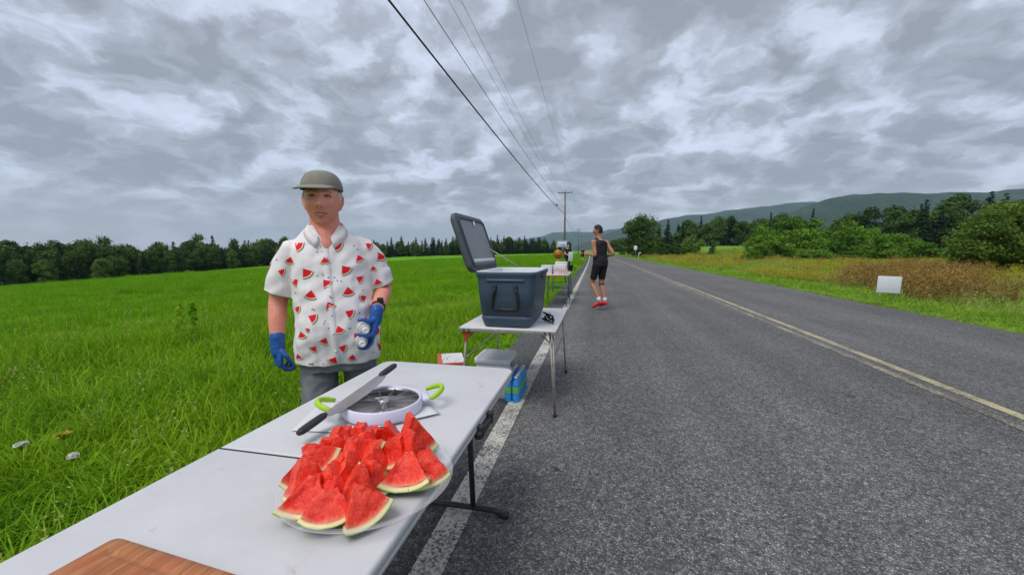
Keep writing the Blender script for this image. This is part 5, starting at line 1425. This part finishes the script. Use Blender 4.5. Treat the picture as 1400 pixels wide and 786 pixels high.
# --- runner and the two people further up
def figure(name, loc, rz, scale, J, girth, mats, label, voxel=.009, extra=None):
    """J: joints of a person facing +Y; one continuous body, clothes as children"""
    p = tag(empty(name, loc, rz), label, 'person'); p.scale = (scale,) * 3
    g = girth; V3 = Vector; mid = lambda a, b, f: V3(a).lerp(V3(b), f)
    pel, ch, nk, hd = (V3(J[k]) for k in ('pelvis', 'chest', 'neck', 'head'))
    tor = [(pel.z - .10, pel.x, pel.y, .150 * g, .105 * g), (pel.z, pel.x, pel.y, .160 * g, .112 * g), (pel.z + .12, pel.x * .6 + ch.x * .4, pel.y * .6 + ch.y * .4, .140 * g, .098 * g), (ch.z, ch.x, ch.y, .162 * g, .108 * g), (ch.z + .08, ch.x, ch.y, .168 * g, .100 * g), (nk.z - .03, nk.x, nk.y - .01, .110, .075), (nk.z + .005, nk.x, nk.y, .055, .05)]
    mb = MB(); torso(mb, tor)
    mb.limb([nk - V3((0, 0, .05)), mid(nk, hd, .6)], [.054, .050], 16)
    hf = head(mb, hd, R(180) + J.get('head_yaw', 0), 0, .93, 40, 32)
    for s in 'LR':
        a, b, c = J['sh' + s], J['el' + s], J['wr' + s]
        mb.limb([a, mid(a, b, .5), b, mid(b, c, .4), c], [.056 * g, .044 * g, .038 * g, .037 * g, .026], 12)
        hu = (V3(c) - V3(b)).normalized(); hv = J.get('thumb' + s, (0, 0, 1)); hand(mb, c, hu, hv, hu.cross(V3(hv)) * (1 if s == 'L' else -1), s=.95)
        a, b, c, d_ = J['hip' + s], J['kn' + s], J['an' + s], J['toe' + s]
        mb.limb([a, mid(a, b, .5), b, mid(b, c, .35), c], [.085 * g, .073 * g, .052, .054 * g, .034], 14)
        mb.limb([V3(c) + V3((0, 0, -.01)), mid(c, d_, .6)], [.034, .026], 10)
    fuse('body', mb, voxel, 3, mats['skin'], p)
    if 'top' in mats:
        mb = MB(); torso(mb, tor[1:5] + ([tor[5]] if mats.get('sleeve') else [(ch.z + .12, nk.x, nk.y - .01, .128, .098), (nk.z - .035, nk.x, nk.y - .012, .088, .076)]), .014)
        if mats.get('sleeve'):
            for s in 'LR': mb.limb([J['sh' + s], mid(J['sh' + s], J['el' + s], mats['sleeve'])], [.068 * g, .060 * g], 12)
        else:
            for sx in (-1, 1): mb.limb([(nk.x + sx * .085, nk.y + .055, ch.z + .05), (nk.x + sx * .082, nk.y - .0, nk.z - .005), (nk.x + sx * .060, nk.y - .075, ch.z + .07)], [.030, .026, .040], 10)
        fuse('top', mb, voxel, 3, mats['top'], p, disp=lambda c, n: .8 * wrinkle(c, n))
    if 'shorts' in mats:
        mb = MB(); torso(mb, tor[0:2] + [(pel.z + .05, pel.x, pel.y, .152 * g, .108 * g)], .013)
        for s in 'LR': mb.limb([J['hip' + s], mid(J['hip' + s], J['kn' + s], mats.get('leglen', .72))], [.098 * g, .074 * g if mats.get('leglen', .72) < .9 else .06], 14)
        if mats.get('leglen', .72) > .9:
            for s in 'LR': mb.limb([J['kn' + s], J['an' + s]], [.068, .052], 12)
        fuse('shorts' if mats.get('leglen', .72) < .9 else 'trousers', mb, voxel, 3, mats['shorts'], p, disp=lambda c, n: .6 * wrinkle(c, n))
    for s in 'LR':
        c, d_ = V3(J['an' + s]), V3(J['toe' + s]); f = (d_ - c); hl = J.get('heel' + s) or (c.x - f.x * .28, c.y - f.y * .28, c.z - .085)
        mb = MB(); shoe(mb, hl, d_, .046, .085, J.get('up' + s, (0, 0, 1))); so = mb.build('shoe', mats['shoe'], p)
        if 'sock' in mats:
            k_ = mid(c, J['kn' + s], .15); mb = MB(); mb.tube([c + V3((0, 0, -.02)), mid(c, k_, .5), k_], [.040, .039, .041], 14); mb.build('sock', mats['sock'], p)
    # hair: cap over the skull
    mb = MB(); rings = []
    for i in range(1, 16):
        ring = []
        for k in range(28):
            a = 2 * math.pi * k / 28
            ph = math.pi * float(np.interp(math.sin(a), [-1, -.55, 0, .5, 1], [.30, .36, .50, .60, .64])) * (i / 15) * (1 + .03 * noise.noise((a * 3, 1, 1)))
            x = .082 * math.sin(ph) * math.cos(a); y = .100 * math.sin(ph) * math.sin(a); z = .126 * math.cos(ph)
            q_ = 1 + .05 * noise.noise((x * 40, y * 40, z * 40))
            ring.append(hf((x * q_ * 1.10, y * q_ * 1.10, z * q_ * 1.08)))
        rings.append(ring)
    mb.loft(rings); mb.build('hair', mats['hair'], p)
    if extra: extra(p, hf)
    return p
def run_extra(p, hf):
    k, a = Vector((.085, .05, .57)), Vector((.09, -.07, .20))
    c = k.lerp(a, .10); mb = MB(); mb.lathe([(.054, -.016), (.058, -.012), (.058, .012), (.054, .016)], 20, c, rot=(a - k).normalized().to_track_quat('Z', 'X').to_matrix()); mb.build('knee_strap', 'black_plastic', p)
JR = dict(pelvis=(0, 0, 1.01), chest=(0, .03, 1.30), neck=(0, .05, 1.475), head=(-.005, .085, 1.635), head_yaw=R(38),
          shL=(-.175, .03, 1.40), elL=(-.195, -.04, 1.14), wrL=(-.175, .20, 1.16), shR=(.175, .03, 1.40), elR=(.22, -.13, 1.17), wrR=(.205, .10, 1.09),
          thumbL=(.2, 0, 1), thumbR=(-.2, 0, 1),
          hipL=(-.085, 0, .96), knL=(-.085, .14, .575), anL=(-.045, -.04, .215), toeL=(-.075, .11, .035), hipR=(.085, 0, .96), knR=(.085, .05, .57), anR=(.09, -.07, .20), toeR=(.11, .10, .055),
          heelL=(-.03, -.11, .15), heelR=(.085, -.125, .125), upL=(0, .5, .85), upR=(0, .4, .9))
figure('person', (.09, 8.70, .0), R(44), 1.045, JR, .98, dict(skin='skin_tan', top='black_sport', shorts='black_sport', shoe='shoe_red', sock='sock_white', hair='hair_black'),
       'runner in black tank top, black shorts and bright red shoes on the road', .008, run_extra)
JS = dict(pelvis=(0, 0, .95), chest=(0, 0, 1.25), neck=(0, 0, 1.44), head=(0, .02, 1.60), head_yaw=0, shL=(-.175, 0, 1.37), elL=(-.24, .04, 1.10), wrL=(-.16, .22, 1.02), shR=(.175, 0, 1.37), elR=(.24, .06, 1.10), wrR=(.16, .24, 1.02),
          thumbL=(.3, 0, 1), thumbR=(-.3, 0, 1), hipL=(-.09, 0, .90), knL=(-.10, .02, .49), anL=(-.10, -.01, .09), toeL=(-.12, .17, .0), hipR=(.09, 0, .90), knR=(.10, .02, .49), anR=(.10, -.01, .09), toeR=(.12, .17, .0))
figure('person', (-1.95, 28.0, terr(-1.95, 28)), R(-150), 1.05, JS, 1.05, dict(skin='skin_pale', top='black_sport', sleeve=.45, shorts='black_sport', leglen=.97, shoe='black_plastic', hair='hair_black'),
       'person dressed in black holding a white board beyond the tables', .012)
wb = tag(empty('white_board', (-1.72, 27.6, terr(-1.95, 28) + .62), R(25)), 'white board held by the person in black', 'board')
mb = MB(); mb.box((0, 0, .32), (.34, .012, .64), rot=(R(4), 0, R(0)), bevel=.003); mb.build('panel', 'sign_white', wb)
mb = MB(); mb.box((0, -.012, .45), (.22, .004, .05)); mb.build('print', 'grey_print', wb)
figure('person', (-1.55, 46.5, terr(-1.55, 46.5) + .02), R(-160), 1.0, JS, 1.0, dict(skin='skin_pale', top='charcoal_sport', sleeve=.45, shorts='black_sport', shoe='black_plastic', hair='hair_black'),
       'distant person in dark clothes standing at the road edge left of the runner', .014)
# ------------------------------------------------------------------ single weeds and flowers in the field
def leafy_weed(loc, h, seed, label):
    e = tag(empty('weed_plant', loc), label, 'plant'); rs_ = np.random.default_rng(seed)
    mb = MB(); mb.tube([(0, 0, -.05), (.01, 0, h * .5), (.03, .01, h)], [.006, .005, .002], 6); mb.build('stem', 'grass_near', e)
    C = []; N = []
    for k in range(150):
        f = rs_.random() ** .8; a = rs_.uniform(0, 6.28); r_ = (.02 + .10 * (1 - f) ** .7) * rs_.uniform(.4, 1.)
        C.append((.03 * f + r_ * math.cos(a), r_ * math.sin(a), h * (.12 + .9 * f))); N.append((math.cos(a) * .6, math.sin(a) * .6, .7))
    C = np.array(C); N = np.array(N)
    obj('leaves', polys_mesh('leaves', leaf_quads(C, N, np.full(len(C), .035), rs_, .5, .38), 4, 'grass_near'), e)
leafy_weed((-5.42, 4.33, -.2), .75, 1, 'taller leafy weed sticking out of the field left of the man')
leafy_weed((-6.0, 4.6, -.2), .7, 2, 'shorter dark leafy weed beside the taller one in the field')
def umbel(loc, h, col, seed, label, r0=.024):
    e = tag(empty('wildflower', loc), label, 'flower'); rs_ = np.random.default_rng(seed)
    mb = MB(); mb.tube([(0, 0, -.05), (.01, .01, h * .6), (.0, .02, h)], [.004, .003, .0025], 6)
    for k in range(9):
        a = k * .7; mb.tube([(0, .02, h - .03), (r0 * .7 * math.cos(a), .02 + r0 * .7 * math.sin(a), h + .008)], .0012, 4)
    mb.build('stem', 'grass_near', e)
    n = 110; a = rs_.uniform(0, 6.28, n); r_ = r0 * np.sqrt(rs_.random(n))
    C = np.stack([r_ * np.cos(a), .02 + r_ * np.sin(a), h + .012 - .25 * r_ ** 2 / r0 + rs_.normal(0, .004, n)], 1)
    obj('flower_head', polys_mesh('flower_head', leaf_quads(C, np.tile([0, 0, 1.], (n, 1)), np.full(n, .009), rs_, .4, .8), 4, col), e)
umbel((-3.0, 1.42, -.06), .30, 'flower_white', 3, 'white flower head in the grass at the left picture edge')
umbel((-3.05, 1.62, -.06), .26, 'goldenrod', 4, 'yellow flower in the grass right of the white one', .035)
umbel((-2.7, 1.46, -.06), .25, 'flower_white', 5, 'small pale flower low in the grass near the table', .022)
